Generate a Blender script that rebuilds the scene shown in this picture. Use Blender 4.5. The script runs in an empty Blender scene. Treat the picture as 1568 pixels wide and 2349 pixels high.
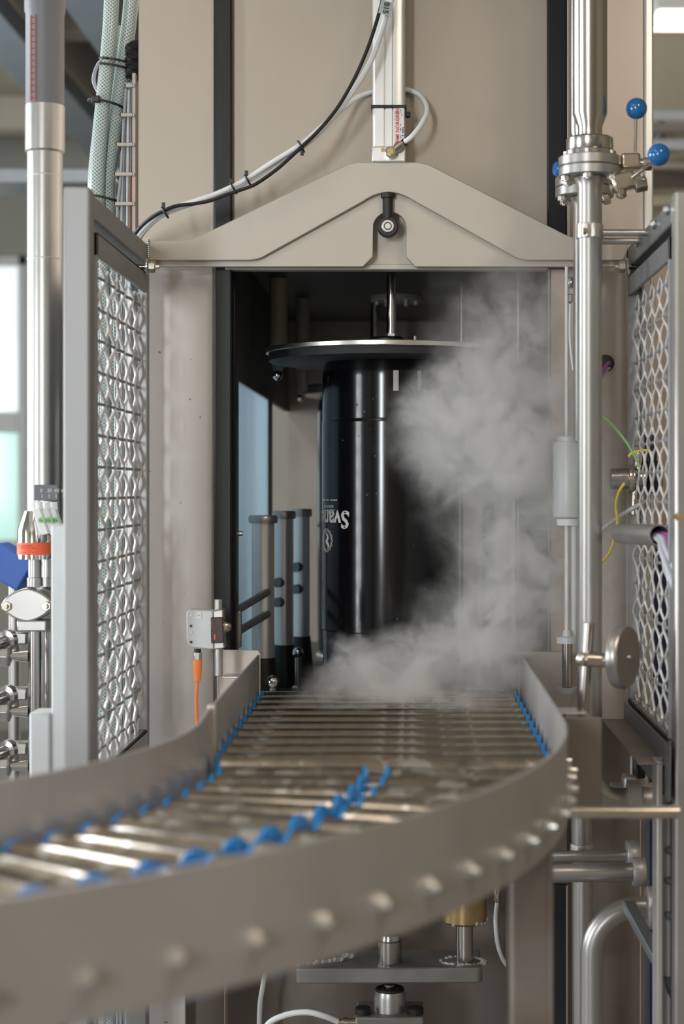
import bpy, math, random
from mathutils import Vector, Matrix
random.seed(7)
scene = bpy.context.scene
col = scene.collection
PI = math.pi

# ------------------------------------------------------------------ camera
FOC, CX, CY, ZC = 4000.0, 940.0, 1120.0, 1.25      # focal length and vanishing point in photo pixels, eye height
cd = bpy.data.cameras.new('camera')
cam = bpy.data.objects.new('camera', cd)
col.objects.link(cam)
cam.location = (0, 0, ZC)
cam.rotation_euler = (PI / 2, 0, 0)
cd.sensor_fit = 'VERTICAL'
cd.sensor_height = 36.0
cd.sensor_width = 24.0
cd.lens = FOC / 2349 * 36
cd.shift_x = (784 - CX) / 2349
cd.shift_y = (CY - 1174.5) / 2349
cd.clip_start = 0.05
cd.dof.use_dof = True
cd.dof.focus_distance = 3.08
cd.dof.aperture_fstop = 3.0
scene.camera = cam

# ------------------------------------------------------------------ world and large lights
w = bpy.data.worlds.new('overcast_daylight')
scene.world = w
w.use_nodes = True
bg = w.node_tree.nodes['Background']
bg.inputs[0].default_value = (0.95, 0.98, 1.0, 1)
bg.inputs[1].default_value = 1.3

def area(name, loc, rot, sx, sy, power, color):
    l = bpy.data.lights.new(name, 'AREA')
    l.shape = 'RECTANGLE'; l.size = sx; l.size_y = sy
    l.energy = power; l.color = color
    o = bpy.data.objects.new(name, l)
    o.location = loc; o.rotation_euler = rot
    col.objects.link(o)
    return o
# daylight through the two windows of the left wall
area('window_daylight', (-3.62, 0.65, 1.35), (0, -PI / 2, 0), 1.5, 0.9, 85, (0.90, 0.96, 1.0))
area('window_daylight', (-1.7, -3.27, 1.75), (PI / 2, 0, 0), 0.45, 1.5, 105, (0.90, 0.96, 1.0))
area('window_daylight', (-3.62, 4.1, 1.75), (0, -PI / 2, 0), 1.5, 2.4, 150, (0.88, 0.95, 1.0))
scene.cycles.volume_bounces = 5
scene.view_settings.view_transform = 'Standard'
scene.view_settings.look = 'None'
scene.view_settings.gamma = 1
scene.view_settings.exposure = 0.0
scene.view_settings.use_curve_mapping = False

# ------------------------------------------------------------------ helpers
def P(px, py, d):
    return Vector(((px - CX) / FOC * d, d, ZC + (CY - py) / FOC * d))
def S(n, d):
    return n / FOC * d

class MB:
    def __init__(s):
        s.v = []; s.f = []; s.uv = {}
    def face(s, idx, uv=None):
        if uv: s.uv[len(s.f)] = uv
        s.f.append(tuple(idx))
    def box(s, x0, x1, y0, y1, z0, z1):
        b = len(s.v)
        s.v += [Vector(p) for p in ((x0,y0,z0),(x1,y0,z0),(x1,y1,z0),(x0,y1,z0),(x0,y0,z1),(x1,y0,z1),(x1,y1,z1),(x0,y1,z1))]
        for q in ((0,3,2,1),(4,5,6,7),(0,1,5,4),(1,2,6,5),(2,3,7,6),(3,0,4,7)):
            s.face([b + i for i in q])
        return s
    def obox(s, c, hx, hy, hz, ax=(1,0,0), ay=(0,1,0), az=(0,0,1)):
        c = Vector(c); ax = Vector(ax) * hx; ay = Vector(ay) * hy; az = Vector(az) * hz
        b = len(s.v)
        for sx, sy, sz in ((-1,-1,-1),(1,-1,-1),(1,1,-1),(-1,1,-1),(-1,-1,1),(1,-1,1),(1,1,1),(-1,1,1)):
            s.v.append(c + ax * sx + ay * sy + az * sz)
        for q in ((0,3,2,1),(4,5,6,7),(0,1,5,4),(1,2,6,5),(2,3,7,6),(3,0,4,7)):
            s.face([b + i for i in q])
        return s
    def lathe(s, base, axis, prof, seg=24, cap=True, phase=0.0):
        base = Vector(base); a = Vector(axis).normalized()
        u = a.cross(Vector((0, 1, 0)))
        if u.length < 0.01: u = a.cross(Vector((1, 0, 0)))
        u.normalize(); w_ = a.cross(u)
        rings = []
        for r, h in prof:
            b = len(s.v); rings.append(b)
            for i in range(seg):
                t = 2 * PI * i / seg + phase
                s.v.append(base + a * h + (u * math.cos(t) + w_ * math.sin(t)) * r)
        for k in range(len(prof) - 1):
            for i in range(seg):
                j = (i + 1) % seg
                s.face((rings[k] + i, rings[k] + j, rings[k+1] + j, rings[k+1] + i),
                       ((i/seg, prof[k][1]), ((i+1)/seg, prof[k][1]), ((i+1)/seg, prof[k+1][1]), (i/seg, prof[k+1][1])))
        if cap:
            s.face([rings[0] + i for i in reversed(range(seg))])
            s.face([rings[-1] + i for i in range(seg)])
        return s
    def cyl(s, p0, p1, r0, r1=None, seg=20, cap=True, phase=0.0):
        p0 = Vector(p0); p1 = Vector(p1)
        return s.lathe(p0, p1 - p0, [(r0, 0), (r0 if r1 is None else r1, (p1 - p0).length)], seg, cap, phase)
    def hexa(s, p0, p1, r):
        return s.cyl(p0, p1, r, seg=6)
    def sphere(s, c, r, seg=20, rings=10, axis=(0,0,1), squash=1.0):
        prof = [(r * max(0.02, math.sin(PI * i / rings)), -r * squash * math.cos(PI * i / rings)) for i in range(rings + 1)]
        return s.lathe(c, axis, prof, seg)
    def tube(s, pts, r, seg=10, cap=True):
        pts = [Vector(p) for p in pts]
        n = len(pts); rr = r if isinstance(r, (list, tuple)) else [r] * n
        tang = [(pts[min(i+1, n-1)] - pts[max(i-1, 0)]).normalized() for i in range(n)]
        ref = Vector((0, 1, 0)) if abs(tang[0].y) < 0.9 else Vector((1, 0, 0))
        u = tang[0].cross(ref).normalized()
        rings = []; L = 0
        for i in range(n):
            if i:
                u = (u - tang[i] * u.dot(tang[i])).normalized()
                L += (pts[i] - pts[i-1]).length
            w_ = tang[i].cross(u)
            b = len(s.v); rings.append((b, L))
            for k in range(seg):
                t = 2 * PI * k / seg
                s.v.append(pts[i] + (u * math.cos(t) + w_ * math.sin(t)) * rr[i])
        for i in range(n - 1):
            b0, l0 = rings[i]; b1, l1 = rings[i+1]
            for k in range(seg):
                j = (k + 1) % seg
                s.face((b0+k, b0+j, b1+j, b1+k), ((k/seg, l0), ((k+1)/seg, l0), ((k+1)/seg, l1), (k/seg, l1)))
        if cap:
            s.face([rings[0][0] + k for k in reversed(range(seg))])
            s.face([rings[-1][0] + k for k in range(seg)])
        return s
    def prism(s, poly, y0, y1):                       # poly: (x, z) points, extruded along y
        n = len(poly); b = len(s.v)
        area2 = sum(poly[i][0] * poly[(i+1) % n][1] - poly[(i+1) % n][0] * poly[i][1] for i in range(n))
        if area2 < 0: poly = list(reversed(poly))
        s.v += [Vector((x, y0, z)) for x, z in poly] + [Vector((x, y1, z)) for x, z in poly]
        s.face([b + i for i in range(n)])
        s.face([b + n + i for i in reversed(range(n))])
        for i in range(n):
            j = (i + 1) % n
            s.face((b + j, b + i, b + n + i, b + n + j))
        return s
    def torus(s, c, axis, R, r, seg=24, rs=8, arc=(0, 2 * PI)):
        c = Vector(c); a = Vector(axis).normalized()
        u = a.cross(Vector((0, 1, 0)))
        if u.length < 0.01: u = a.cross(Vector((1, 0, 0)))
        u.normalize(); w_ = a.cross(u)
        full = abs(arc[1] - arc[0] - 2 * PI) < 1e-4
        pts = [c + (u * math.cos(t) + w_ * math.sin(t)) * R for t in [arc[0] + (arc[1] - arc[0]) * i / seg for i in range(seg + 1)]]
        return s.tube(pts, r, rs, cap=not full)
    def build(s, name, mat, parent=None, bevel=0.0, smooth=True, loc=None):
        off = Vector((0, 0, 0))
        if parent is not None: off = WL[parent.name]
        elif loc is not None: off = Vector(loc)
        me = bpy.data.meshes.new(name)
        me.from_pydata([v - off for v in s.v], [], s.f)
        if s.uv:
            ul = me.uv_layers.new(name='UVMap')
            for pi, p in enumerate(me.polygons):
                q = s.uv.get(pi)
                if q:
                    for k, li in enumerate(p.loop_indices): ul.data[li].uv = q[k]
        if smooth:
            for p in me.polygons: p.use_smooth = True
            me.set_sharp_from_angle(angle=math.radians(35))
        me.materials.append(M[mat])
        o = bpy.data.objects.new(name, me)
        col.objects.link(o)
        if parent is not None:
            o.parent = parent; WL[o.name] = off.copy()
        else:
            o.location = off; WL[o.name] = off.copy()
        if bevel:
            b = o.modifiers.new('bevel', 'BEVEL'); b.width = bevel; b.segments = 2
            b.limit_method = 'ANGLE'; b.angle_limit = math.radians(40)
        return o

WL = {}
def thing(name, label, cat, loc, group=None):
    o = bpy.data.objects.new(name, None)
    o.empty_display_size = 0.05
    o.location = loc
    col.objects.link(o)
    WL[o.name] = Vector(loc)
    tag(o, label, cat, group)
    return o
def tag(o, label, cat, group=None, kind=None):
    o['label'] = label; o['category'] = cat
    if group: o['group'] = group
    if kind: o['kind'] = kind
    return o
def struct(o):
    o['kind'] = 'structure'
    return o
def copy_part(src, parent, loc=None, rot=None):
    c = src.copy(); col.objects.link(c); c.parent = parent
    if loc is not None: c.location = loc
    if rot is not None: c.rotation_euler = rot
    return c
def spline(pts, n=8):
    pts = [Vector(p) for p in pts]
    out = []
    for i in range(len(pts) - 1):
        p0 = pts[max(i-1, 0)]; p1 = pts[i]; p2 = pts[i+1]; p3 = pts[min(i+2, len(pts)-1)]
        for k in range(n):
            t = k / n
            out.append(0.5 * ((2*p1) + (p2-p0)*t + (2*p0-5*p1+4*p2-p3)*t*t + (3*p1-p0-3*p2+p3)*t**3))
    out.append(pts[-1])
    return out
def arc2(cx, cz, r, a0, a1, n=8):
    return [(cx + r * math.cos(math.radians(a0 + (a1-a0)*i/n)), cz + r * math.sin(math.radians(a0 + (a1-a0)*i/n))) for i in range(n+1)]
def text_mesh(body, size, offset=0.0, shear=0.0):
    c = bpy.data.curves.new('lettering', 'FONT')
    c.body = body; c.size = size; c.offset = offset; c.shear = shear; c.resolution_u = 3
    o = bpy.data.objects.new('lettering', c)
    col.objects.link(o)
    bpy.context.view_layer.update()
    me = bpy.data.meshes.new_from_object(o)
    vs = [v.co.copy() for v in me.vertices]; fs = [tuple(p.vertices) for p in me.polygons]
    bpy.data.objects.remove(o); bpy.data.curves.remove(c); bpy.data.meshes.remove(me)
    return vs, fs
def place_text(body, size, origin, right, up, mat, parent, name='lettering', offset=0.0, shear=0.0):
    vs, fs = text_mesh(body, size, offset, shear)
    m = MB(); o = Vector(origin); r = Vector(right).normalized(); u = Vector(up).normalized()
    m.v = [o + r * v.x + u * v.y for v in vs]; m.f = list(fs)
    return m.build(name, mat, parent, smooth=False)

def strokes(origin, right, up, length, height, n, mt, parent, name='small_print'):   # a line of print too small to read
    m = MB(); o = Vector(origin); r = Vector(right).normalized(); u = Vector(up).normalized(); f = r.cross(u)
    rnd_ = random.Random(n); x = 0.0; step = length / n
    for i in range(n):
        wd_ = step * rnd_.uniform(.35, .75)
        if rnd_.random() > .12:
            m.obox(o + r * (i * step + wd_ / 2) + u * height / 2, wd_ / 2, height / 2 * rnd_.uniform(.7, 1), .0001, r, u, f)
    return m.build(name, mt, parent, smooth=False)

# ------------------------------------------------------------------ materials
M = {}
def mat(name, base, rough=0.5, metal=0.0, var=0.0, scale=(4, 4, 4), bump=0.0, bscale=(60, 60, 60), rvar=0.0, spec=None, coat=0.0, alpha=1.0, trans=0.0, emis=None, stain=None, detail=4):
    m = bpy.data.materials.new(name); m.use_nodes = True
    nt = m.node_tree; b = nt.nodes['Principled BSDF']
    b.inputs['Base Color'].default_value = (*base, 1)
    b.inputs['Roughness'].default_value = rough
    b.inputs['Metallic'].default_value = metal
    if spec is not None: b.inputs['Specular IOR Level'].default_value = spec
    if coat: b.inputs['Coat Weight'].default_value = coat; b.inputs['Coat Roughness'].default_value = 0.1
    b.inputs['Alpha'].default_value = alpha
    b.inputs['Transmission Weight'].default_value = trans
    if emis:
        b.inputs['Emission Color'].default_value = (*emis[0], 1); b.inputs['Emission Strength'].default_value = emis[1]
    def noise(sc, det=detail):
        tc = nt.nodes.new('ShaderNodeTexCoord'); mp = nt.nodes.new('ShaderNodeMapping')
        mp.inputs['Scale'].default_value = sc
        n = nt.nodes.new('ShaderNodeTexNoise'); n.inputs['Scale'].default_value = 1; n.inputs['Detail'].default_value = det
        nt.links.new(tc.outputs['Object'], mp.inputs['Vector']); nt.links.new(mp.outputs['Vector'], n.inputs['Vector'])
        return n
    if var:
        n = noise(scale)
        r = nt.nodes.new('ShaderNodeValToRGB')
        r.color_ramp.elements[0].position = 0.3; r.color_ramp.elements[1].position = 0.7
        r.color_ramp.elements[0].color = (*[max(0, c * (1 - var)) for c in base], 1)
        r.color_ramp.elements[1].color = (*[min(1, c * (1 + var)) for c in base], 1)
        nt.links.new(n.outputs['Fac'], r.inputs['Fac'])
        out = r.outputs['Color']
        if stain:
            sn = noise(stain[0], 6)
            sr = nt.nodes.new('ShaderNodeValToRGB')
            sr.color_ramp.elements[0].position = stain[1]; sr.color_ramp.elements[1].position = stain[2]
            mx = nt.nodes.new('ShaderNodeMix'); mx.data_type = 'RGBA'
            nt.links.new(sn.outputs['Fac'], sr.inputs['Fac'])
            nt.links.new(sr.outputs['Color'], mx.inputs['Factor'])
            nt.links.new(out, mx.inputs['A']); mx.inputs['B'].default_value = (*stain[3], 1)
            out = mx.outputs['Result']
        nt.links.new(out, b.inputs['Base Color'])
        if rvar:
            mr = nt.nodes.new('ShaderNodeMapRange')
            mr.inputs['To Min'].default_value = rough - rvar; mr.inputs['To Max'].default_value = rough + rvar
            nt.links.new(n.outputs['Fac'], mr.inputs['Value']); nt.links.new(mr.outputs['Result'], b.inputs['Roughness'])
    if bump:
        n2 = noise(bscale)
        bp = nt.nodes.new('ShaderNodeBump'); bp.inputs['Strength'].default_value = bump; bp.inputs['Distance'].default_value = 0.002
        nt.links.new(n2.outputs['Fac'], bp.inputs['Height']); nt.links.new(bp.outputs['Normal'], b.inputs['Normal'])
    M[name] = m
    return m

mat('sheet_steel', (0.62, 0.50, 0.41), 0.42, 0.55, 0.07, (3, 3, 3), 0.05, (90, 90, 90), 0.06)
mat('column_sheet', (0.62, 0.545, 0.48), 0.42, 0.5, 0.06, (3, 3, 3), 0.05, (90, 90, 90), 0.06)
mat('door_and_shade_steel', (0.40, 0.345, 0.285), 0.46, 0.45, 0.08, (3, 3, 3), 0.05, (90, 90, 90), 0.06)
mat('spotted_sheet', (0.70, 0.66, 0.63), 0.45, 0.5, 0.05, (3, 3, 3), 0.05, (90, 90, 90), 0.05, stain=((70, 70, 70), 0.69, 0.72, (0.30, 0.18, 0.10)))
mat('beam_steel', (0.53, 0.475, 0.415), 0.5, 0.4, 0.05, (6, 6, 6), 0.04, (200, 20, 200), 0.05)
mat('frame_steel', (0.33, 0.33, 0.335), 0.48, 0.35, 0.06, (9, 9, 5), 0.03, (300, 300, 20), 0.05)
mat('guide_steel', (0.50, 0.475, 0.46), 0.42, 0.6, 0.07, (8, 8, 8), 0.04, (120, 120, 120), 0.05)
mat('tube_steel', (0.46, 0.435, 0.41), 0.22, 1.0, 0.04, (10, 10, 10))
mat('satin_steel', (0.44, 0.425, 0.405), 0.34, 0.85, 0.05, (10, 10, 10), 0.03, (200, 200, 200))
mat('bracket_steel', (0.42, 0.375, 0.33), 0.5, 0.35, 0.06, (20, 20, 20))
mat('chrome', (0.72, 0.70, 0.68), 0.10, 1.0)
mat('bright_steel', (0.72, 0.69, 0.65), 0.28, 1.0, 0.05, (40, 40, 40))
mat('dark_frame', (0.20, 0.21, 0.22), 0.45, 0.5, 0.08, (9, 9, 9))
mat('lift_steel', (0.24, 0.23, 0.215), 0.45, 0.5, 0.1, (20, 20, 20), 0.04, (150, 150, 150))
mat('lower_sheet', (0.21, 0.178, 0.152), 0.5, 0.45, 0.18, (7, 7, 7), 0.05, (90, 90, 90), stain=((5, 5, 9), 0.52, 0.75, (0.15, 0.115, 0.085)))
mat('zinc_wire', (0.86, 0.86, 0.86), 0.34, 0.35, 0.08, (40, 40, 40))
mat('roller_steel', (0.33, 0.285, 0.235), 0.20, 0.95, 0.25, (30, 14, 30), 0.03, (150, 150, 150), 0.07, stain=((26, 30, 26), 0.54, 0.60, (0.62, 0.60, 0.57)))
mat('aluminium', (0.80, 0.79, 0.77), 0.35, 0.7, 0.03, (9, 9, 2))
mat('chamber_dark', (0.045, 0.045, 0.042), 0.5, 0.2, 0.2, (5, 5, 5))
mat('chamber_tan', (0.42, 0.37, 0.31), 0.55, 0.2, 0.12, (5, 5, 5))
mat('rail_black', (0.010, 0.010, 0.011), 0.38, 0.0, 0.3, (60, 60, 6), 0.06, (200, 200, 12), spec=0.3)
mat('keg_black', (0.004, 0.004, 0.005), 0.14, 0.0, 0.4, (14, 14, 14), 0.01, (90, 90, 20), spec=0.42)
mat('black_plastic', (0.012, 0.012, 0.013), 0.42)
mat('black_rubber', (0.010, 0.010, 0.011), 0.6, 0.0, 0.2, (40, 40, 40))
mat('blue_plastic', (0.010, 0.22, 0.58), 0.32, 0.0, 0.06, (30, 30, 30))
mat('blue_ball', (0.008, 0.125, 0.37), 0.14, 0.0, 0.03, (30, 30, 30), coat=0.5)
mat('blue_box', (0.05, 0.14, 0.50), 0.5, 0.0, 0.05, (9, 9, 9))
mat('navy_panel', (0.015, 0.02, 0.10), 0.45, 0.0, 0.1, (9, 9, 9))
mat('orange_plastic', (0.95, 0.26, 0.06), 0.42, 0.0, 0.04, (30, 30, 30))
mat('orange_sticker', (0.95, 0.14, 0.05), 0.5, 0.0, 0.03, (30, 30, 30))
mat('green_sticker', (0.30, 0.62, 0.22), 0.5, 0.0, 0.03, (30, 30, 30))
mat('white_plastic', (0.78, 0.79, 0.79), 0.4, 0.0, 0.03, (20, 20, 20))
mat('white_hose', (0.80, 0.82, 0.82), 0.35, 0.0, 0.04, (30, 30, 30))
mat('cap_lightgrey', (0.58, 0.60, 0.61), 0.4, 0.1, 0.03, (20, 20, 20))
mat('pvc_grey', (0.16, 0.165, 0.18), 0.45, 0.0, 0.06, (9, 9, 5))
mat('red_paint', (0.42, 0.06, 0.04), 0.5, 0.0, 0.05, (30, 30, 30))
mat('red_print', (0.70, 0.05, 0.06), 0.5, 0.0, 0.03, (30, 30, 30))
mat('black_print', (0.02, 0.02, 0.02), 0.5, 0.0, 0.03, (30, 30, 30))
mat('keg_print', (0.62, 0.61, 0.58), 0.5, 0.0, 0.05, (90, 90, 90))
mat('label_white', (0.80, 0.79, 0.77), 0.45, 0.0, 0.03, (20, 20, 20))
mat('tag_grey', (0.38, 0.43, 0.42), 0.3, 0.0, 0.05, (30, 30, 30))
mat('brass', (0.55, 0.40, 0.20), 0.3, 0.9, 0.12, (30, 30, 30))
mat('nickel', (0.60, 0.54, 0.46), 0.2, 1.0, 0.06, (50, 50, 50))
mat('grey_cable', (0.36, 0.36, 0.38), 0.45, 0.0, 0.06, (30, 30, 30))
mat('light_cable', (0.55, 0.57, 0.62), 0.42, 0.0, 0.06, (30, 30, 30))
mat('purple_cable', (0.40, 0.10, 0.36), 0.42, 0.0, 0.05, (30, 30, 30))
mat('orange_cable', (0.62, 0.13, 0.03), 0.45, 0.0, 0.05, (30, 30, 30))
mat('yellow_wire', (0.75, 0.58, 0.08), 0.45, 0.0, 0.05, (30, 30, 30))
mat('green_wire', (0.30, 0.48, 0.24), 0.45, 0.0, 0.05, (30, 30, 30))
mat('grease', (0.52, 0.54, 0.50), 0.5, 0.0, 0.15, (90, 90, 90), 0.5, (120, 120, 120))
mat('lens_red', (0.035, 0.008, 0.008), 0.12, 0.0, 0.05, (30, 30, 30), coat=0.6)
mat('sensor_lamp', (0.8, 0.02, 0.05), 0.4, emis=((1.0, 0.03, 0.08), 0.25))
mat('wall_paint', (0.40, 0.40, 0.36), 0.8, 0.0, 0.05, (2, 2, 2), 0.1, (30, 30, 30))
mat('wall_cream', (0.58, 0.50, 0.37), 0.8, 0.0, 0.05, (2, 2, 2), 0.1, (30, 30, 30))
mat('ceiling_paint', (0.48, 0.43, 0.36), 0.85, 0.0, 0.08, (2, 2, 2))
mat('floor_paint', (0.28, 0.27, 0.26), 0.45, 0.0, 0.15, (3, 3, 3), 0.05, (30, 30, 30))
mat('steel_blue_paint', (0.22, 0.25, 0.28), 0.5, 0.1, 0.06, (6, 6, 6))
mat('window_frame_white', (0.75, 0.76, 0.76), 0.4, 0.0, 0.02, (6, 6, 6))
mat('lamp_glow', (1, 1, 1), 0.5, emis=((1.0, 0.97, 0.92), 3.0))
mat('water', (0.10, 0.11, 0.12), 0.04, 0.0, 0.02, (90, 90, 90), spec=0.9, alpha=0.6)

def pane_mat(name, color, amount):
    m = bpy.data.materials.new(name); m.use_nodes = True
    nt = m.node_tree; nt.nodes.remove(nt.nodes['Principled BSDF'])
    out = nt.nodes['Material Output']
    tr = nt.nodes.new('ShaderNodeBsdfTranslucent'); tr.inputs[0].default_value = (*color, 1)
    tp = nt.nodes.new('ShaderNodeBsdfTransparent'); tp.inputs[0].default_value = (*color, 1)
    gl = nt.nodes.new('ShaderNodeBsdfGlossy'); gl.inputs['Roughness'].default_value = 0.1
    n = nt.nodes.new('ShaderNodeTexNoise'); n.inputs['Scale'].default_value = 3
    mr = nt.nodes.new('ShaderNodeMapRange'); mr.inputs['To Min'].default_value = amount - 0.08; mr.inputs['To Max'].default_value = amount + 0.08
    nt.links.new(n.outputs['Fac'], mr.inputs['Value'])
    mx = nt.nodes.new('ShaderNodeMixShader'); nt.links.new(mr.outputs['Result'], mx.inputs[0])
    nt.links.new(tp.outputs[0], mx.inputs[1]); nt.links.new(tr.outputs[0], mx.inputs[2])
    m2 = nt.nodes.new('ShaderNodeMixShader'); m2.inputs[0].default_value = 0.06
    nt.links.new(mx.outputs[0], m2.inputs[1]); nt.links.new(gl.outputs[0], m2.inputs[2])
    nt.links.new(m2.outputs[0], out.inputs[0])
    M[name] = m
pane_mat('frosted_blue', (0.43, 0.50, 0.54), 0.80)
pane_mat('clear_pane', (0.97, 0.99, 1.0), 0.10)
pane_mat('frosted_green', (0.74, 0.90, 0.84), 0.15)
pane_mat('clear_bulb', (0.75, 0.74, 0.70), 0.35)

def hose_mat():
    m = bpy.data.materials.new('braided_hose'); m.use_nodes = True
    nt = m.node_tree; b = nt.nodes['Principled BSDF']
    uv = nt.nodes.new('ShaderNodeUVMap')
    def wave(sx, sy):
        mp = nt.nodes.new('ShaderNodeVectorMath'); mp.operation = 'DOT_PRODUCT'; mp.inputs[1].default_value = (sx, sy, 0)
        nt.links.new(uv.outputs[0], mp.inputs[0])
        si = nt.nodes.new('ShaderNodeMath'); si.operation = 'SINE'
        nt.links.new(mp.outputs['Value'], si.inputs[0])
        gt = nt.nodes.new('ShaderNodeMath'); gt.operation = 'GREATER_THAN'; gt.inputs[1].default_value = 0.45
        nt.links.new(si.outputs[0], gt.inputs[0])
        return gt
    a = wave(2 * PI * 11, 2 * PI * 150); c = wave(-2 * PI * 11, 2 * PI * 150)
    mxm = nt.nodes.new('ShaderNodeMath'); mxm.operation = 'MAXIMUM'
    nt.links.new(a.outputs[0], mxm.inputs[0]); nt.links.new(c.outputs[0], mxm.inputs[1])
    mx = nt.nodes.new('ShaderNodeMix'); mx.data_type = 'RGBA'
    mx.inputs['A'].default_value = (0.22, 0.29, 0.275, 1); mx.inputs['B'].default_value = (0.58, 0.65, 0.63, 1)
    nt.links.new(mxm.outputs[0], mx.inputs['Factor']); nt.links.new(mx.outputs['Result'], b.inputs['Base Color'])
    b.inputs['Roughness'].default_value = 0.12
    b.inputs['Subsurface Weight'].default_value = 0.0
    M['braided_hose'] = m
hose_mat()

# ================================================================== THE ROOM
BACK = 9.0
struct(MB().box(-3.75, 4.2, -3.35, BACK + 0.15, -0.06, 0).build('floor', 'floor_paint'))
CEIL = 3.05
struct(MB().box(-3.75, 4.2, -3.35, BACK + 0.15, CEIL, CEIL + 0.08).build('ceiling', 'ceiling_paint'))
# back wall with one window opening
wx0, wx1 = -3.4, -1.98
wz0, wz1 = P(0, 1262, BACK).z, P(0, 585, BACK).z
m = MB()
m.box(-3.75, wx0, BACK, BACK + 0.15, 0, CEIL); m.box(wx1, 4.2, BACK, BACK + 0.15, 0, CEIL)
m.box(wx0, wx1, BACK, BACK + 0.15, 0, wz0); m.box(wx0, wx1, BACK, BACK + 0.15, wz1, CEIL)
struct(m.build('wall_back', 'wall_paint'))
win = struct(bpy.data.objects.new('window_1', None)); col.objects.link(win); win.location = (wx0, BACK, wz0); WL[win.name] = Vector(win.location)
zt0, zt1 = P(0, 992, BACK).z, P(0, 944, BACK).z
m = MB()
for a, b_, c, d in ((wx0, wx1, wz0, wz0 + .05), (wx0, wx1, wz1 - .05, wz1), (wx0, wx0 + .05, wz0, wz1), (wx1 - .05, wx1, wz0, wz1), (-2.72, -2.66, wz0, wz1)):
    m.box(a, b_, BACK + .03, BACK + .11, c, d)
m.build('window_frame', 'window_frame_white', win, bevel=0.004)
MB().box(wx0 + .05, wx1 - .05, BACK + .025, BACK + .115, zt0, zt1).build('transom', 'window_frame_white', win, bevel=0.004)
MB().box(wx0 + .05, wx1 - .05, BACK + .06, BACK + .07, zt1, wz1 - .05).build('pane', 'clear_pane', win)
MB().box(wx0 + .05, wx1 - .05, BACK + .06, BACK + .07, wz0 + .05, zt0).build('pane', 'frosted_green', win)
# left wall with two windows
def wall_left():
    m = MB(); X0, X1 = -3.75, -3.5
    ys = [(-3.2, 0.2), (1.1, 2.9), (5.3, BACK)]
    for a, b_ in ys: m.box(X0, X1, a, b_, 0, CEIL)
    for a, b_ in ((0.2, 1.1), (2.9, 5.3)):
        zz = .6 if a < 1 else 1.0
        m.box(X0, X1, a, b_, 0, zz); m.box(X0, X1, a, b_, zz + 1.5, CEIL)
    struct(m.build('wall_left', 'wall_paint'))
    for k, (a, b_) in enumerate(((0.2, 1.1), (2.9, 5.3))):
        f = MB(); zz = .6 if a < 1 else 1.0
        for c, d, e, g in ((a, b_, zz, zz + .05), (a, b_, zz + 1.45, zz + 1.5), (a, a + .05, zz, zz + 1.5), (b_ - .05, b_, zz, zz + 1.5), ((a + b_) / 2 - .03, (a + b_) / 2 + .03, zz, zz + 1.5)):
            f.box(-3.58, -3.51, c, d, e, g)
        struct(f.build('window_%d' % (k + 2), 'window_frame_white', bevel=0.004))
wall_left()
struct(MB().box(4.05, 4.2, -3.2, BACK, 0, CEIL).build('wall_right', 'wall_cream'))
m = MB(); m.box(-3.75, -2.05, -3.35, -3.2, 0, CEIL); m.box(-1.35, 4.2, -3.35, -3.2, 0, CEIL); m.box(-2.05, -1.35, -3.35, -3.2, 0, 1.0); m.box(-2.05, -1.35, -3.35, -3.2, 2.5, CEIL)
struct(m.build('wall_front', 'wall_cream'))
m = MB()
for a, b_, c, d in ((-2.05, -1.35, 1.0, 1.03), (-2.05, -1.35, 2.47, 2.5), (-2.05, -2.02, 1.0, 2.5), (-1.38, -1.35, 1.0, 2.5)): m.box(a, b_, -3.3, -3.22, c, d)
struct(m.build('window_4', 'window_frame_white', bevel=0.004))

# ceiling beams running away from the camera
def ceiling_beam(px0, py0, px1, py1, z_under, wd, hd, mt, label):
    # pixel of one point on the line fixes x for the height of its underside
    d = (z_under - ZC) * FOC / (CY - py0)
    x = (px0 - CX) / FOC * d
    o = MB().box(x - wd / 2, x + wd / 2, 3.2, BACK, z_under, z_under + hd).build('ceiling_beam', mt, bevel=0.004, loc=(x, 3.2, z_under))
    tag(o, label, 'beam', 'roof beams under the ceiling')
ceiling_beam(20, 115, 0, 0, 2.75, 0.16, 0.30, 'steel_blue_paint', 'blue-grey roof beam at far left, left of the grey pipe')
ceiling_beam(215, 40, 0, 0, 2.78, 0.14, 0.27, 'steel_blue_paint', 'blue-grey roof beam seen just left of the clear braided hoses')
ceiling_beam(150, 215, 0, 0, 2.82, 0.18, 0.23, 'ceiling_paint', 'brown roof beam between the grey pipe and the braided hoses')
# cross pieces
for d, lab in ((6.3, 'nearer brown cross beam under the hall ceiling'), (8.0, 'farther brown cross beam under the hall ceiling')):
    o = MB().box(-3.5, 4.05, d, d + 0.14, 2.9, 3.05).build('cross_beam', 'ceiling_paint', bevel=0.004, loc=(0, d, 2.9))
    tag(o, lab, 'beam', 'roof beams under the ceiling')
# dark duct behind the guard post
a = P(120, 385, 6.0); b = P(330, 420, 6.0)
o = MB().box(-1.9, b.x, 6.0, 6.25, b.z, a.z).build('cable_duct', 'dark_frame', bevel=0.005, loc=(a.x, 6.0, b.z))
tag(o, 'dark grey horizontal duct behind the hoses on the left', 'duct')
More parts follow.
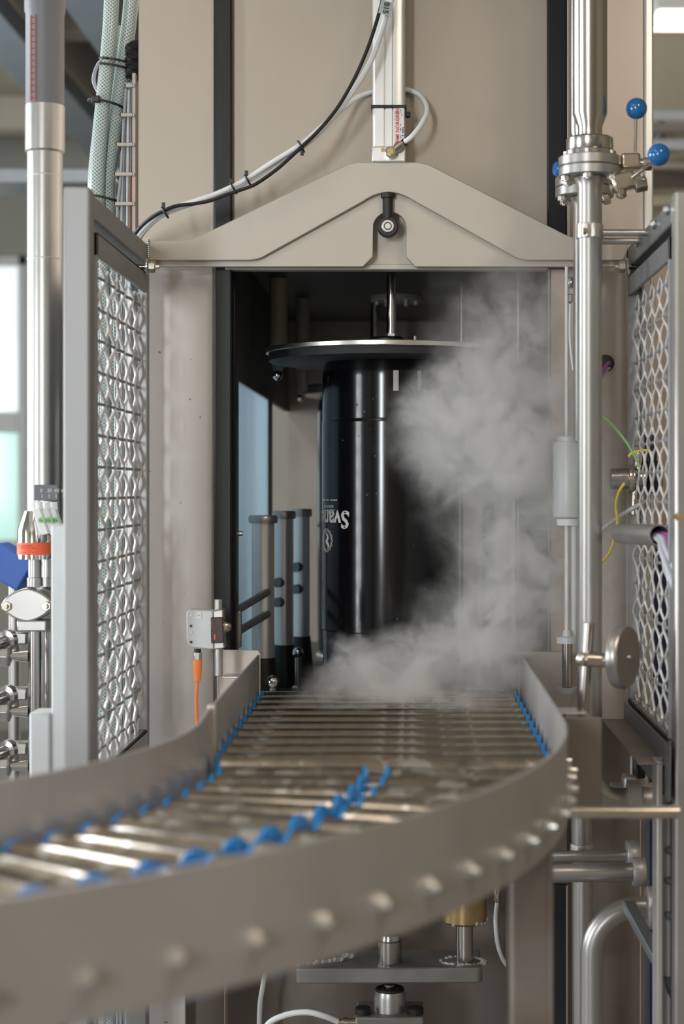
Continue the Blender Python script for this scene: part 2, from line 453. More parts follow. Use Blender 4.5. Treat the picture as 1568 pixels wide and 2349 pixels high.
# right background: lamp, shelf pipes
def lamp(px0, px1, py0, py1, d, label, power):
    a = P(px0, py1, d); b = P(px1, py0, d)
    t = thing('ceiling_lamp', label, 'lamp', ((a.x + b.x) / 2, d, a.z), 'tube lamps under the ceiling')
    MB().box(a.x, b.x, d, d + 1.3, a.z + .03, b.z + .03).build('housing', 'window_frame_white', t, bevel=0.004)
    MB().box(a.x + .01, b.x - .01, d + .01, d + 1.29, a.z, a.z + .032).build('diffuser', 'lamp_glow', t)
    MB().cyl(((a.x + b.x) / 2, d + .3, b.z + .03), ((a.x + b.x) / 2, d + .3, CEIL), .01).build('hanger', 'steel_blue_paint', t)
    MB().cyl(((a.x + b.x) / 2, d + 1.0, b.z + .03), ((a.x + b.x) / 2, d + 1.0, CEIL), .01).build('hanger', 'steel_blue_paint', t)
    area('lamp_light', ((a.x + b.x) / 2, d + .65, a.z - .01), (0, 0, 0), b.x - a.x, 1.2, power, (1.0, 0.86, 0.70))
lamp(1505, 1680, -60, 40, 6.2, 'bright white tube lamp high in the right background', 26)
# warm out-of-frame lamps above the aisle, plus an added cool one for roller highlights
for x, y, lb_ in ((0.9, 0.9, 'right'), (-0.7, 1.2, 'left'), (-1.35, 4.2, 'far left, added for roller highlights')):
    t = thing('ceiling_lamp', 'long tube lamp hanging over the conveyor aisle on the %s' % lb_, 'lamp', (x, y, 2.72), 'tube lamps under the ceiling')
    MB().box(x - .12, x + .12, y - .7, y + .7, 2.75, 2.82).build('housing', 'window_frame_white', t, bevel=0.004)
    MB().box(x - .11, x + .11, y - .69, y + .69, 2.72, 2.751).build('diffuser', 'lamp_glow', t)
    for s in (-.4, .4): MB().cyl((x, y + s, 2.82), (x, y + s, CEIL), .01).build('hanger', 'steel_blue_paint', t)
    area('lamp_light', (x, y, 2.71), (0, 0, 0), .22, 1.36, 17 if x > 0 else (3 if y < 2 else 16), (1.0, 0.84, 0.68) if y < 2 else (0.95, 0.97, 1.0))

# right background wall pieces: cream partition, horizontal pipes, shelf
d = 5.6
o = MB().box(P(1440, 0, d).x, 2.2, d + .4, d + .5, 0, P(0, 85, d + .4).z).build('wall_partition', 'wall_cream'); struct(o)
for py0, py1, mt, lab in ((248, 278, 'window_frame_white', 'upper white horizontal pipe in the right background'), (283, 308, 'bright_steel', 'middle steel horizontal pipe in the right background'), (318, 345, 'window_frame_white', 'lower white horizontal pipe in the right background')):
    c0 = P(1400, (py0 + py1) / 2, d); c1 = P(1900, (py0 + py1) / 2, d)
    t = thing('wall_pipe', lab, 'pipe', c0)
    MB().cyl(c0, c1, S(py1 - py0, d) / 2).build('tube', mt, t)
    for fx in (0.25, 0.7):
        q = c0.lerp(c1, fx)
        MB().cyl(q, q + Vector((0, .41, 0)), .012).build('bracket', 'steel_blue_paint', t)
c0 = P(1400, 425, d); c1 = P(1900, 470, d)
t = thing('storage_rack', 'brown shelf rack behind the right guard panel', 'rack', (c0.x, d, 0))
MB().box(c0.x, c1.x, d, d + .38, c1.z, c1.z + .03).build('shelf', 'wall_cream', t, bevel=0.003)
MB().box(c0.x, c1.x, d, d + .38, P(0, 372, d).z - .02, P(0, 372, d).z).build('shelf', 'ceiling_paint', t, bevel=0.003)
for x in (c0.x + .02, c1.x - .06):
    MB().box(x, x + .04, d, d + .04, 0, P(0, 360, d).z).build('upright', 'steel_blue_paint', t, bevel=0.003)
    MB().box(x, x + .04, d + .34, d + .38, 0, P(0, 360, d).z).build('upright', 'steel_blue_paint', t, bevel=0.003)

# ================================================================== MACHINE CABINET
D0 = 3.12                      # front sheets
TOP = 2.42
def X(px, d): return (px - CX) / FOC * d
def Z(py, d): return ZC + (CY - py) / FOC * d
cab = thing('machine_cabinet', 'tall stainless steel machine cabinet with black door guides around an open chamber', 'machine', (0, D0, 0))
xl0, xl1 = X(317, D0), X(490, D0)
# left front column (one folded sheet), narrower below
zb = Z(2150, D0)
zj = Z(580, D0)
m = MB(); m.box(xl0, xl1, D0, D0 + .012, zb, zj); m.box(xl0, xl0 + .003, D0, D0 + .09, zb, zj)
m.build('front_sheet', 'spotted_sheet', cab, bevel=0.0015)
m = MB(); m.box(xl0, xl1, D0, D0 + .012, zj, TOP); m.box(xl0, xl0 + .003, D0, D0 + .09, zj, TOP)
m.build('shaded_upper_sheet', 'door_and_shade_steel', cab, bevel=0.0015)  # same folded sheet, its shade above the beam put into the colour
m = MB(); m.box(xl0, X(425, D0), D0, D0 + .012, 0, zb)
m.build('lower_front_sheet', 'spotted_sheet', cab, bevel=0.0015)
# right front column
xr0, xr1 = X(1298, D0), X(1476, D0)
m = MB(); m.box(xr0, xr1, D0, D0 + .012, Z(1650, D0), TOP)
m.build('front_sheet', 'column_sheet', cab, bevel=0.0015)
m = MB(); m.box(xr1, X(1496, D0), D0 - .012, D0 + .05, Z(1760, D0), TOP)
m.build('corner_profile', 'aluminium', cab, bevel=0.003)
# door guides
zlint = Z(618, D0)
m = MB(); m.box(X(491, D0 - .03), X(531, D0 - .03), D0 - .03, D0 + .02, Z(1495, D0), TOP)
m.build('door_guide', 'rail_black', cab, bevel=0.003)
m = MB(); m.box(X(528, D0), X(541, D0), D0 - .005, D0 + .05, Z(1495, D0), zlint)
m.build('inner_guide', 'rail_black', cab, bevel=0.002)
m = MB(); m.box(X(484, D0 - .012), X(491, D0 - .012), D0 - .014, D0 + .01, Z(1495, D0), TOP)
m.build('guide_edge', 'bracket_steel', cab, bevel=0.001)
m = MB(); m.box(X(1255, D0 - .03), X(1300, D0 - .03), D0 - .03, D0 + .02, zlint, TOP)
m.build('door_guide', 'rail_black', cab, bevel=0.003)
m = MB(); m.box(X(1300, D0 - .03), X(1307, D0 - .03), D0 - .03, D0, zlint, TOP)
m.build('guide_edge', 'bracket_steel', cab, bevel=0.001)
m = MB(); m.box(X(1258, D0), X(1300, D0), D0 - .012, D0 + .04, Z(1600, D0), zlint)
m.build('door_post', 'sheet_steel', cab, bevel=0.002)
m = MB(); m.box(X(1254, D0), X(1259, D0), D0 - .02, D0 + .03, Z(1600, D0), zlint)
m.build('guide_edge', 'bracket_steel', cab, bevel=0.001)
# chamber shell
CB = 4.55; xcl, xcr = -0.318, 0.262; zc1 = ZC + .435; zc0 = ZC - .40
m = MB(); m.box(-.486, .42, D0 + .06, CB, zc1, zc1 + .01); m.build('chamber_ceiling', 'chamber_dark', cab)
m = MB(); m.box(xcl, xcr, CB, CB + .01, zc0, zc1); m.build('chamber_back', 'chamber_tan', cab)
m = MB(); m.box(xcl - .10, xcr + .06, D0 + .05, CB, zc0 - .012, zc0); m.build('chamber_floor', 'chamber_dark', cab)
m = MB(); m.box(xcr, xcr + .01, D0 + .05, CB, zc0, zc1); m.build('chamber_side', 'chamber_tan', cab)
# left side: frame around the blue pane
y0, y1 = 3.23, 3.945; zp1, zp0 = ZC + .20, ZC - .38
m = MB()
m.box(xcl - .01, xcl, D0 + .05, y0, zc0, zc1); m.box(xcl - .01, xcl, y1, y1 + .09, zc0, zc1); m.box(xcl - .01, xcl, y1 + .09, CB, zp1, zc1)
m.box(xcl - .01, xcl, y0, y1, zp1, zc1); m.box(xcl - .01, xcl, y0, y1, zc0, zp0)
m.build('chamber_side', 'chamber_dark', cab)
m = MB(); m.box(xcl - .008, xcl - .003, y0, y1, zp0, zp1); m.build('side_pane', 'frosted_blue', cab)
# upper housing behind the door
m = MB(); m.box(-.486, .42, D0 + .06, CB, zc1 + .012, TOP); m.build('upper_housing', 'sheet_steel', cab)
# lower compartment
LB = 3.42
m = MB(); m.box(X(425, LB), X(1275, LB), LB, LB + .01, 0, zc0 - .012); m.build('lower_back_sheet', 'lower_sheet', cab)
m = MB(); m.box(X(423, D0 + .06), X(514, D0 + .06), D0 + .06, D0 + .07, 0, zc0 - .012); m.build('lower_side_sheet', 'lower_sheet', cab, bevel=.001)
m = MB(); m.box(X(514, D0 + .06), X(517, D0 + .06), D0 + .058, D0 + .10, 0, zc0 - .012); m.build('lower_edge', 'sheet_steel', cab, bevel=.0008)
m = MB(); m.box(X(1160, D0 + .1), X(1300, D0 + .1), D0 + .1, D0 + .11, 0, Z(1640, D0)); m.build('lower_side_sheet', 'lower_sheet', cab, bevel=.001)

# right: round cable hole with two wires
q = P(1388, 834, D0)
m = MB(); m.lathe(q + Vector((0, -.004, 0)), (0, 1, 0), [(S(20, D0), 0), (S(20, D0), .006)], 24); m.build('cable_hole', 'black_rubber', cab)
m = MB(); m.tube(spline([q + Vector((.008, .0, .002)), q + Vector((0, -.015, -.004)), q + Vector((-.02, -.03, -.035))]), .0035, 8); m.build('wire', 'purple_cable', cab)
m = MB(); m.tube(spline([q + Vector((.008, .0, -.008)), q + Vector((0, -.012, -.014)), q + Vector((-.02, -.03, -.045))]), .003, 8); m.build('wire', 'light_cable', cab)

# ================================================================== LIFTING DOOR
dd = D0 - .012
door = thing('lifting_door', 'flat beige steel lifting door raised above the chamber opening', 'door', (X(893, dd), dd, Z(620, dd)))
m = MB(); m.box(X(529, dd), X(1257, dd), dd, dd + .008, Z(614, dd), TOP - .02)
m.build('door_sheet', 'door_and_shade_steel', door, bevel=0.001)
m = MB(); m.box(X(519, dd), X(1254, dd), dd - .022, dd + .008, Z(622, dd), Z(609, dd))
m.build('bottom_lip', 'beam_steel', door, bevel=0.0015)
# bracket seen through the key-hole slot
m = MB(); m.box(X(835, dd), X(952, dd), dd - .018, dd, Z(619, dd), Z(480, dd))
m.build('lifting_bracket', 'beam_steel', door, bevel=0.001)
q = P(889, 519, 3.07)
m = MB(); m.cyl(q + Vector((0, -.010, 0)), q + Vector((0, .03, 0)), S(17, 3.07)); m.build('pivot_pin', 'satin_steel', door, bevel=.001)

# ================================================================== GABLE CROSSBEAM
dg = 3.045
beam = thing('gable_crossbeam', 'gable-shaped stainless steel crossbeam plate bolted above the chamber opening', 'beam', (X(890, dg), dg, Z(612, dg)))
def px_poly(pts, d): return [(X(a, d), Z(b, d)) for a, b in pts]
def rnd(p0, p1, p2, n=6):          # quadratic corner
    return [((1-t)**2*p0[0] + 2*t*(1-t)*p1[0] + t*t*p2[0], (1-t)**2*p0[1] + 2*t*(1-t)*p1[1] + t*t*p2[1]) for t in [i/n for i in range(n+1)]]
outer = [(341, 552)] + rnd((425, 550), (455, 544), (490, 526)) + rnd((790, 380), (808, 372), (830, 372)) + rnd((945, 372), (966, 372), (985, 379)) + rnd((1290, 535), (1325, 552), (1360, 552)) + [(1438, 552), (1438, 597)] + rnd((1220, 597), (1196, 597), (1178, 588)) + rnd((950, 461), (890, 420), (830, 463), 10) + rnd((605, 588), (590, 597), (565, 597)) + [(341, 597)]
m = MB(); m.prism(px_poly(outer, dg), dg, dg + .010)
m.build('gable_plate', 'beam_steel', beam, bevel=0.0012)
dl = dg + .013
low = [(343, 612), (832, 612), (855, 589), (855, 524)] + [(893 + 38 * math.cos(math.radians(a)), 524 + 38 * math.sin(math.radians(a))) for a in range(180, 361, 15)] + [(931, 589), (952, 612), (1438, 612), (1438, 575), (1200, 560), (960, 420), (820, 420), (600, 560), (343, 575)]
m = MB(); m.prism(px_poly(low, dl), dl, dl + .010)
m.build('slotted_plate', 'beam_steel', beam, bevel=0.0012)
m = MB()
for k in range(9):
    z_ = Z(553 + 4.5 * k, dg); m.sphere((X(340, dg), dg - .0005, z_), .0035, 8, 6)
m.build('weld_bead', 'bright_steel', beam)

# ================================================================== PNEUMATIC CYLINDER
dc = 3.04
cyl = thing('pneumatic_cylinder', 'aluminium pneumatic cylinder with grooved barrel standing on the gable crossbeam', 'cylinder', (X(891, dc), dc, Z(371, dc)))
x0, x1 = X(853, dc), X(929, dc)
zc_, zt_ = Z(336, dc), 2.36
wdt = x1 - x0
def barrel_profile():
    f = [(0, .006), (.002, .002), (.006, 0), (.16, 0)]
    pts = []
    # front outline in fractions of width with two grooves
    for a, b_ in ((0, .008), (.03, .003), (.09, 0), (.355, 0), (.36, .0045), (.42, .0045), (.425, .001), (.60, .001), (.605, .006), (.645, .006), (.65, 0), (.88, 0), (.96, .003), (1, .008)):
        pts.append((x0 + wdt * a, dc + b_))
    pts += [(x1, dc + .052), (x0, dc + .052)]
    return pts
bp_ = barrel_profile()
m = MB(); n = len(bp_)
m.v = [Vector((a, b_, zc_)) for a, b_ in bp_] + [Vector((a, b_, zt_)) for a, b_ in bp_]
m.f = [tuple(range(n)), tuple(n + i for i in reversed(range(n)))] + [((i+1) % n, i, n + i, n + (i+1) % n) for i in range(n)]
m.build('barrel', 'aluminium', cyl, bevel=0.0)
m = MB(); m.box(x0 - .0005, x1 + .0005, dc, dc + .054, Z(371, dc), zc_); m.build('end_cap', 'aluminium', cyl, bevel=.002)
q = P(878, 344, dc)
m = MB(); m.cyl(q + Vector((0, -.001, 0)), q + Vector((0, .003, 0)), S(5, dc), seg=14); m.build('cap_screw', 'brass', cyl)
# piston rod and eye below the crossbeam top
m = MB(); m.cyl(P(889, 442, 3.048), P(889, 505, 3.048), S(12, 3.05)); m.cyl(P(889, 443, 3.048), P(889, 455, 3.048), S(16, 3.05))
m.build('piston_rod', 'black_plastic', cyl, bevel=.001)
q = P(889, 519, 3.040)
eye = MB().cyl(q, q + Vector((0, .018, 0)), S(24, 3.07), seg=28).build('rod_eye', 'black_plastic', cyl, bevel=.002)
MB().cyl(q + Vector((0, -.004, 0)), q + Vector((0, .006, 0)), S(14.5, 3.07), seg=20).build('bolt_head', 'bright_steel', eye, bevel=.001)
MB().torus(q + Vector((0, -.0045, 0)), (0, 1, 0), S(8, 3.07), .0012).build('bolt_marking', 'dark_frame', eye)
# elbow fitting
q = P(895, 350, dc - .012); e = P(926, 327, dc - .012)
fit = MB().cyl(q + Vector((0, -.008, 0)), q + Vector((0, .014, 0)), S(13, dc), seg=16).build('elbow_fitting', 'nickel', cyl, bevel=.0015)
MB().cyl(q + Vector((0, -.011, 0)), q + Vector((0, -.007, 0)), S(8, dc), seg=6).build('hex_socket', 'brass', fit)
MB().lathe(q, e - q, [(S(9, dc), 0), (S(9, dc), .012), (S(11, dc), .0125), (S(11, dc), .024), (S(8, dc), .0245), (S(8, dc), .030)], 14).build('collar', 'nickel', fit)
MB().cyl(e - (e - q).normalized() * .002, e + (e - q).normalized() * .003, S(9, dc), seg=14).build('release_ring', 'black_plastic', fit)
# strap around barrel
m = MB(); m.box(x0 - .002, x1 + .002, dc - .002, dc + .054, Z(248, dc), Z(241, dc)); strap = m.build('cable_strap', 'black_plastic', cyl, bevel=.0008)
MB().box(x1, x1 + .009, dc + .012, dc + .024, Z(265, dc), Z(252, dc)).build('strap_lock', 'black_plastic', strap, bevel=.002)
# printed label and sensor
lab = MB().box(X(903, dc), X(926, dc), dc - .0012, dc + .001, Z(332, dc), Z(246, dc)).build('printed_label', 'label_white', cyl)
yy = dc - .0016
place_text('IMI NORGREN', S(11.5, dc), (X(915, dc), yy, Z(322, dc)), (0, 0, 1), (-1, 0, 0), 'red_print', lab, offset=.0002)
MB().torus((X(911, dc), yy, Z(328, dc)), (0, 1, 0), S(4, dc), .0009, 14, 6).build('emblem', 'red_print', lab)
for px_, st, en in ((919.5, 317, 284), (923.5, 312, 292), (925.8, 312, 288), (919.5, 258, 250), (922.5, 266, 260)):
    strokes((X(px_, dc), yy, Z(st, dc)), (0, 0, 1), (-1, 0, 0), S(st - en, dc), S(2.6, dc), max(3, int((st - en) / 3)), 'black_print', lab)
for pa, pb in (((907.5, 262), (914, 262)), ((907.5, 262), (907.5, 257)), ((907.5, 257), (911, 259)), ((911, 259), (914, 257))):
    MB().tube([(X(pa[0], dc), yy, Z(pa[1], dc)), (X(pb[0], dc), yy, Z(pb[1], dc))], .0003, 5).build('small_print', 'black_print', lab)

# air hose (white) and sensor cable (black)
A = [(900, -40, 3.0), (897, 0, 3.0), (886, 35, 3.0), (878, 60, 3.0), (850, 140, 2.99), (805, 215, 2.985), (750, 285, 2.98), (695, 335, 2.975), (630, 375, 2.975), (568, 414, 2.97), (535, 432, 2.97), (490, 452, 2.97), (430, 470, 2.97), (378, 490, 2.98), (345, 514, 3.0), (318, 548, 3.04), (300, 600, 3.10)]
t = thing('air_hose', 'white plastic air hose running down the cylinder to the left guard frame', 'hose', P(318, 548, 3.04))
MB().tube(spline([P(*p) for p in A], 6), S(6.5, 2.98), 12).build('hose', 'white_hose', t)
A2 = [(928, 325, 3.02), (945, 312, 3.015), (968, 282, 3.03), (979, 252, 3.06), (965, 222, 3.085), (935, 206, 3.097), (892, 207, 3.10), (850, 212, 3.10), (815, 226, 3.08), (770, 262, 3.03), (730, 297, 2.99), (692, 330, 2.968), (630, 369, 2.966), (568, 409, 2.966), (535, 427, 2.966), (490, 447, 2.966), (430, 467, 2.966), (378, 486, 2.975), (342, 511, 2.995), (312, 548, 3.04), (296, 600, 3.10)]
t2 = thing('air_hose', 'white plastic air hose looping from the brass elbow fitting behind the cylinder', 'hose', P(312, 548, 3.04))
MB().tube(spline([P(*p) for p in A2], 6), S(6, 2.98), 12).build('hose', 'white_hose', t2)
B = [(880, -30, 2.99), (876, 2, 2.99), (866, 40, 2.985), (845, 105, 2.98), (815, 175, 2.975), (775, 245, 2.97), (730, 300, 2.965), (688, 340, 2.962), (640, 384, 2.96), (590, 420, 2.957), (560, 433, 2.957), (520, 446, 2.957), (480, 461, 2.957), (440, 468, 2.957), (405, 472, 2.96), (378, 482, 2.962), (345, 500, 2.98), (312, 532, 3.02), (285, 580, 3.08)]
t3 = thing('sensor_cable', 'thin black sensor cable clipped to the white air hoses with cable ties', 'cable', P(312, 532, 3.02))
MB().tube(spline([P(*p) for p in B], 6), S(4.2, 2.97), 10).build('cable', 'black_rubber', t3)
for (px, py, dx, dy) in ((690, 336, -.6, .8), (568, 414, -.45, .9), (535, 432, -.4, .92), (378, 487, .1, 1)):
    q = P(px, py, 2.968)
    tg = Vector((dy, 0, dx * -1)).normalized() if False else Vector((0.85, 0, 0.5)).normalized()
    c = MB().torus(q, tg, .0105, .0018, 20, 6).build('cable_tie', 'black_plastic', t3)
    nrm = Vector((-.3, -.3, .9)).normalized()
    MB().obox(q + Vector((-.002, -.003, .0115)) if px < 600 else q + Vector((.002, -.004, -.0115)), .0028, .0028, .0045).build('tie_head', 'black_plastic', c, bevel=.0006)
# tag B15
q = P(885, 18, 2.975)
tg = MB().obox(q, S(14, 2.975), .0012, S(15, 2.975), (1, 0, -.25), (0, 1, 0), (.25, 0, 1)).build('cable_tag', 'tag_grey', t3)
place_text('B15', S(17, 2.975), P(879, 4, 2.97) + Vector((.002, 0, 0)), (-.15, 0, -1), (1, 0, -.15), 'black_print', tg, offset=.0003)

# ================================================================== WIRE GUARD PANELS
def guard(side):
    if side == 'left':
        t = thing('wire_guard', 'grey steel guard panel with crimped wire mesh, left of the conveyor', 'guard', (-.478, 2.5, 0), 'wire mesh guards')
        xa, xb, xi, sg = -.497, -.459, -.452, 1        # outer face, inner face of near post, inner face at far end
        yn, yf = 2.50, 3.045
    else:
        t = thing('wire_guard', 'grey steel guard panel with crimped wire mesh, right of the vertical pipes', 'guard', (.40, 2.46, 0), 'wire mesh guards')
        xa, xb, xi, sg = .421, .380, .380, -1
        yn, yf = 2.50, 3.045
    zt = Z(552, 3.045)
    zt_n = ZC + (.427 if side == 'left' else .421)
    lo, hi = min(xa, xb), max(xa, xb)
    fm = 'frame_steel' if side == 'left' else 'satin_steel'
    m = MB(); m.box(lo, hi, yn, yn + .038, 0, zt_n + .006); m.build('near_post', fm, t, bevel=.004)
    tr = MB(); tr.box(lo, hi, yn + .038, yf, zt_n - .036, zt_n); tr.build('top_rail', fm if side == 'left' else 'dark_frame', t, bevel=.003)
    # far post behind sub-frame
    m = MB(); m.box(lo, hi, yf - .004, yf + .03, 0 if side == 'left' else ZC - .43, zt_n); m.build('far_post', fm, t, bevel=.003)
    # sub-frame of angle section carrying the mesh
    ztop, zbot = zt_n - .052, ZC - .42
    if side == 'right': zbot = ZC - .366
    xs = xb + sg * .002
    def bar(a, b_, c, d, nm):
        m = MB(); m.box(min(xs, xs - sg * .006), max(xs, xs - sg * .006), a, b_, c, d)
        return m
    ya, yb = yn + .05, yf - .012
    sm = 'frame_steel' if side == 'left' else 'dark_frame'
    m = bar(ya, yb, ztop - .035, ztop, ''); m.box(min(xs, xs - sg * .03), max(xs, xs - sg * .03), ya, yb, ztop - .004, ztop); m.build('mesh_frame_top', sm, t, bevel=.001)
    m = bar(ya, ya + .008, zbot, ztop, ''); m.build('mesh_frame_near', 'frame_steel', t, bevel=.001)
    fw = .042 if side == 'left' else .016
    m = MB(); m.box(min(xs - sg * .022, xs - sg * .027), max(xs - sg * .022, xs - sg * .027), yb - fw, yb, zbot, ztop); m.box(min(xs, xs - sg * .027), max(xs, xs - sg * .027), yb - .004, yb, zbot, ztop); m.build('mesh_frame_far', 'cap_lightgrey' if side == 'left' else 'frame_steel', t, bevel=.001)
    m = MB(); m.box(min(xs, xs - sg * .035), max(xs, xs - sg * .035), ya, yb, zbot - .005, zbot); m.box(min(xs, xs - sg * .004), max(xs, xs - sg * .004), ya, yb, zbot - .05, zbot); m.build('mesh_frame_bottom', 'satin_steel', t, bevel=.001)
    # wires
    xw = xs - sg * .012
    sp = .0475; z_hi = ztop - .038 - .020; 
    nz = int((z_hi - zbot) / sp) + 1
    ylo, yhi = ya + .004, yb - .012
    for k in range(nz):
        z = z_hi - k * sp
        pts = []
        n = 40
        for i in range(n + 1):
            y = ylo + (yhi - ylo) * i / n
            pts.append((xw + .0018 * math.sin((y - ylo) / .043 * PI + k * PI), y, z))
        MB().tube(pts, .0026, 7).build('horizontal_wire', 'frame_steel', t)
    y = yhi - .010; k = 0
    amp = .0150 if side == 'left' else .0185
    while y > ylo:
        pts = []
        n = int((z_hi + .018 - zbot) / sp * 8)
        for i in range(n + 1):
            z = zbot + (z_hi + .018 - zbot) * i / n
            ph = (z_hi - z) / sp * PI
            s = math.cos(2 * ph + k * PI)
            s = math.copysign(abs(s) ** 0.75, s)
            pts.append((xw + .0022 * math.cos(ph + k * PI), y + amp * s, z))
        MB().tube(pts, .0029 if side == 'left' else .0021, 7).build('vertical_wire', 'zinc_wire', t)
        y -= .0445; k += 1
    # bolt, washer and nut near the crossbeam
    qx = X(352, 3.0) if side == 'left' else X(1432, 3.0)
    q = Vector((xs + sg * .0, 3.0, Z(612, 3.0)))
    b_ = MB(); b_.cyl(q - Vector((sg * .03, 0, 0)), q + Vector((sg * .026, 0, 0)), .0045, seg=12); o = b_.build('bolt', 'nickel', t)
    MB().hexa(q + Vector((sg * .008, 0, 0)), q + Vector((sg * .019, 0, 0)), .0105).build('nut', 'nickel', o, bevel=.0008)
    MB().cyl(q + Vector((sg * .004, 0, 0)), q + Vector((sg * .007, 0, 0)), .015, seg=20).build('washer', 'bright_steel', o)
    if side == 'right':
        for fy in (2.56, 2.70, 2.9):
            q = Vector((xb - .001, fy, zt_n - .012))
            MB().lathe(q, (-1, 0, 0), [(.008, 0), (.008, .004), (.004, .008)], 12).build('bolt', 'bright_steel', t)
    return t
gl_ = guard('left'); gr_ = guard('right')

# ================================================================== ROLLER CONVEYOR
HT = ZC - .3486                    # roller top
RR = .025
AC = Vector((-1.01, 2.2, 0)); RIN, ROUT = .755, 1.20
conv = thing('roller_conveyor', 'curved stainless roller conveyor with blue roller end caps in the foreground', 'conveyor', (.0, 2.4, 0))
zg0, zg1 = ZC - .392, ZC - .290
def strip(path, z0, z1, th):                  # vertical plate following a plan path
    m = MB(); n = len(path); ins = []
    for i in range(n):
        a = Vector(path[max(i-1, 0)]); b_ = Vector(path[min(i+1, n-1)])
        tdir = (b_ - a).normalized(); nn = Vector((-tdir.y, tdir.x))
        ins.append((Vector(path[i]), nn))
    for p, nn in ins:
        q = p + nn * th
        m.v += [Vector((p.x, p.y, z0)), Vector((p.x, p.y, z1)), Vector((q.x, q.y, z1)), Vector((q.x, q.y, z0))]
    for i in range(n - 1):
        for k in range(4):
            j = (k + 1) % 4
            m.f.append((i*4 + k, i*4 + j, (i+1)*4 + j, (i+1)*4 + k))
    m.f += [(3, 2, 1, 0), ((n-1)*4, (n-1)*4 + 1, (n-1)*4 + 2, (n-1)*4 + 3)]
    return m
def arcp(r, th): return (AC.x + r * math.cos(th), AC.y - r * math.sin(th))
# outer (right) guide: straight then curved
path = [(.192, 3.06), (.192, 2.9), (.192, 2.6), (.191, 2.35)] + [arcp(ROUT, math.radians(a)) for a in range(0, 76, 2)]
strip(path, zg0, zg1, .004).build('outer_guide', 'guide_steel', conv, bevel=.0008)
# inner guides
strip([(-.262, 3.04), (-.262, 2.34)], zg0, zg1, -.004).build('inner_straight_guide', 'guide_steel', conv, bevel=.0008)
strip([(-.266, 2.335), (-.262, 2.2)] + [arcp(RIN - .006, math.radians(a)) for a in range(2, 76, 2)], zg0, zg1 - .004, -.004).build('inner_curved_guide', 'guide_steel', conv, bevel=.0008)
q = Vector((-.264, 2.337, 0))
MB().box(q.x - .007, q.x + .004, q.y - .004, q.y + .006, zg0, zg1).build('joint_flange', 'beam_steel', conv, bevel=.002)
# end plates against the cabinet
m = MB(); poly = [(X(497, 3.06), zg0), (X(597, 3.06), zg0), (X(597, 3.06), Z(1500, 3.06)), (X(592, 3.06), Z(1492, 3.06)), (X(497, 3.06), Z(1490, 3.06))]
m.prism(poly, 3.06, 3.064); m.build('end_plate', 'beam_steel', conv, bevel=.001)
m = MB(); poly = [(X(1188, 3.07), zg0), (X(1310, 3.07), zg0), (X(1310, 3.07), Z(1495, 3.07)), (X(1193, 3.07), Z(1495, 3.07)), (X(1188, 3.07), Z(1502, 3.07))]
m.prism(poly, 3.07, 3.074); m.build('end_plate', 'beam_steel', conv, bevel=.001)
# rollers
def roller_proto(r0, r1, name='roller'):
    pass
def add_roller(p0, p1, ra, rb, cap0, cap1):
    p0 = Vector(p0); p1 = Vector(p1); L = (p1 - p0).length; a = (p1 - p0).normalized()
    o = MB().lathe(p0, a, [(ra - .002, 0), (ra, .002), (rb, L - .002), (rb - .002, L)], 28).build('roller', 'roller_steel', conv)
    if cap0: MB().lathe(p0 - a * cap0, a, [(ra * .8, 0), (ra + .0004, .002), (ra + .0004, cap0 + .0008)], 24).build('end_cap', 'blue_plastic', o)
    if cap1: MB().lathe(p1 - a * .0008, a, [(rb + .0004, 0), (rb + .0004, cap1 - .0012), (rb * .8, cap1 + .0008)], 24).build('end_cap', 'blue_plastic', o)
    return o
ax_in = []; ax_out = []
y = 2.998; first = None
while y > 2.235:
    zc = HT - RR
    if first is None:
        first = add_roller((-.251, y, zc), (.178, y, zc), RR, RR, .0065, .0065); fy = y
    else:
        c = copy_part(first, conv); c.location = (0, y - fy, 0)
        for ch in list(first.children):
            cc = ch.copy(); col.objects.link(cc); cc.parent = c
    ax_in.append((-.262, y)); ax_out.append((.192, y))
    y -= .0775
a = 1.2
while a < 66:
    th = math.radians(a); di = Vector((math.cos(th), -math.sin(th), 0))
    c0 = Vector((AC.x, AC.y, 0))
    r0 = RIN + .010; 
    def pt(r): v = c0 + di * r; return Vector((v.x, v.y, HT - RR))
    add_roller(pt(r0 + .010), pt(.952), RR * .96, RR, .007, .006)
    add_roller(pt(.984), pt(ROUT - .018), RR, RR * 1.02, .006, .008)
    MB().cyl(pt(r0 - .008), pt(ROUT - .004), .006, seg=10).build('axle', 'bright_steel', conv)
    ax_out.append(arcp(ROUT, th)); ax_in.append(arcp(RIN - .006, th))
    a += 3.95
# bolts on the outer face of the outer guide
n = 0; bolt0 = None
def bolt_parts(p, di):
    o = MB().lathe(p, di, [(.0115, 0), (.0115, .0025)], 18).build('bolt', 'bright_steel', conv)
    MB().lathe(p + di * .0025, di, [(.0088, 0), (.0088, .007)], 6).build('head', 'bright_steel', o, bevel=.0008)
    MB().lathe(p + di * .0095, di, [(.005, 0), (.0045, .007)], 12).build('tip', 'bright_steel', o)
zb_ = ZC - .360
for a in [1.6 + 3.72 * k for k in range(18)]:
    th = math.radians(a); di = Vector((math.cos(th), -math.sin(th), 0))
    p = arcp(ROUT, th); bolt_parts(Vector((p[0], p[1], zb_)), di)
for y in [2.998 - .0775 * k for k in range(11)]:
    bolt_parts(Vector((.196, y, zb_)), Vector((1, 0, 0)))
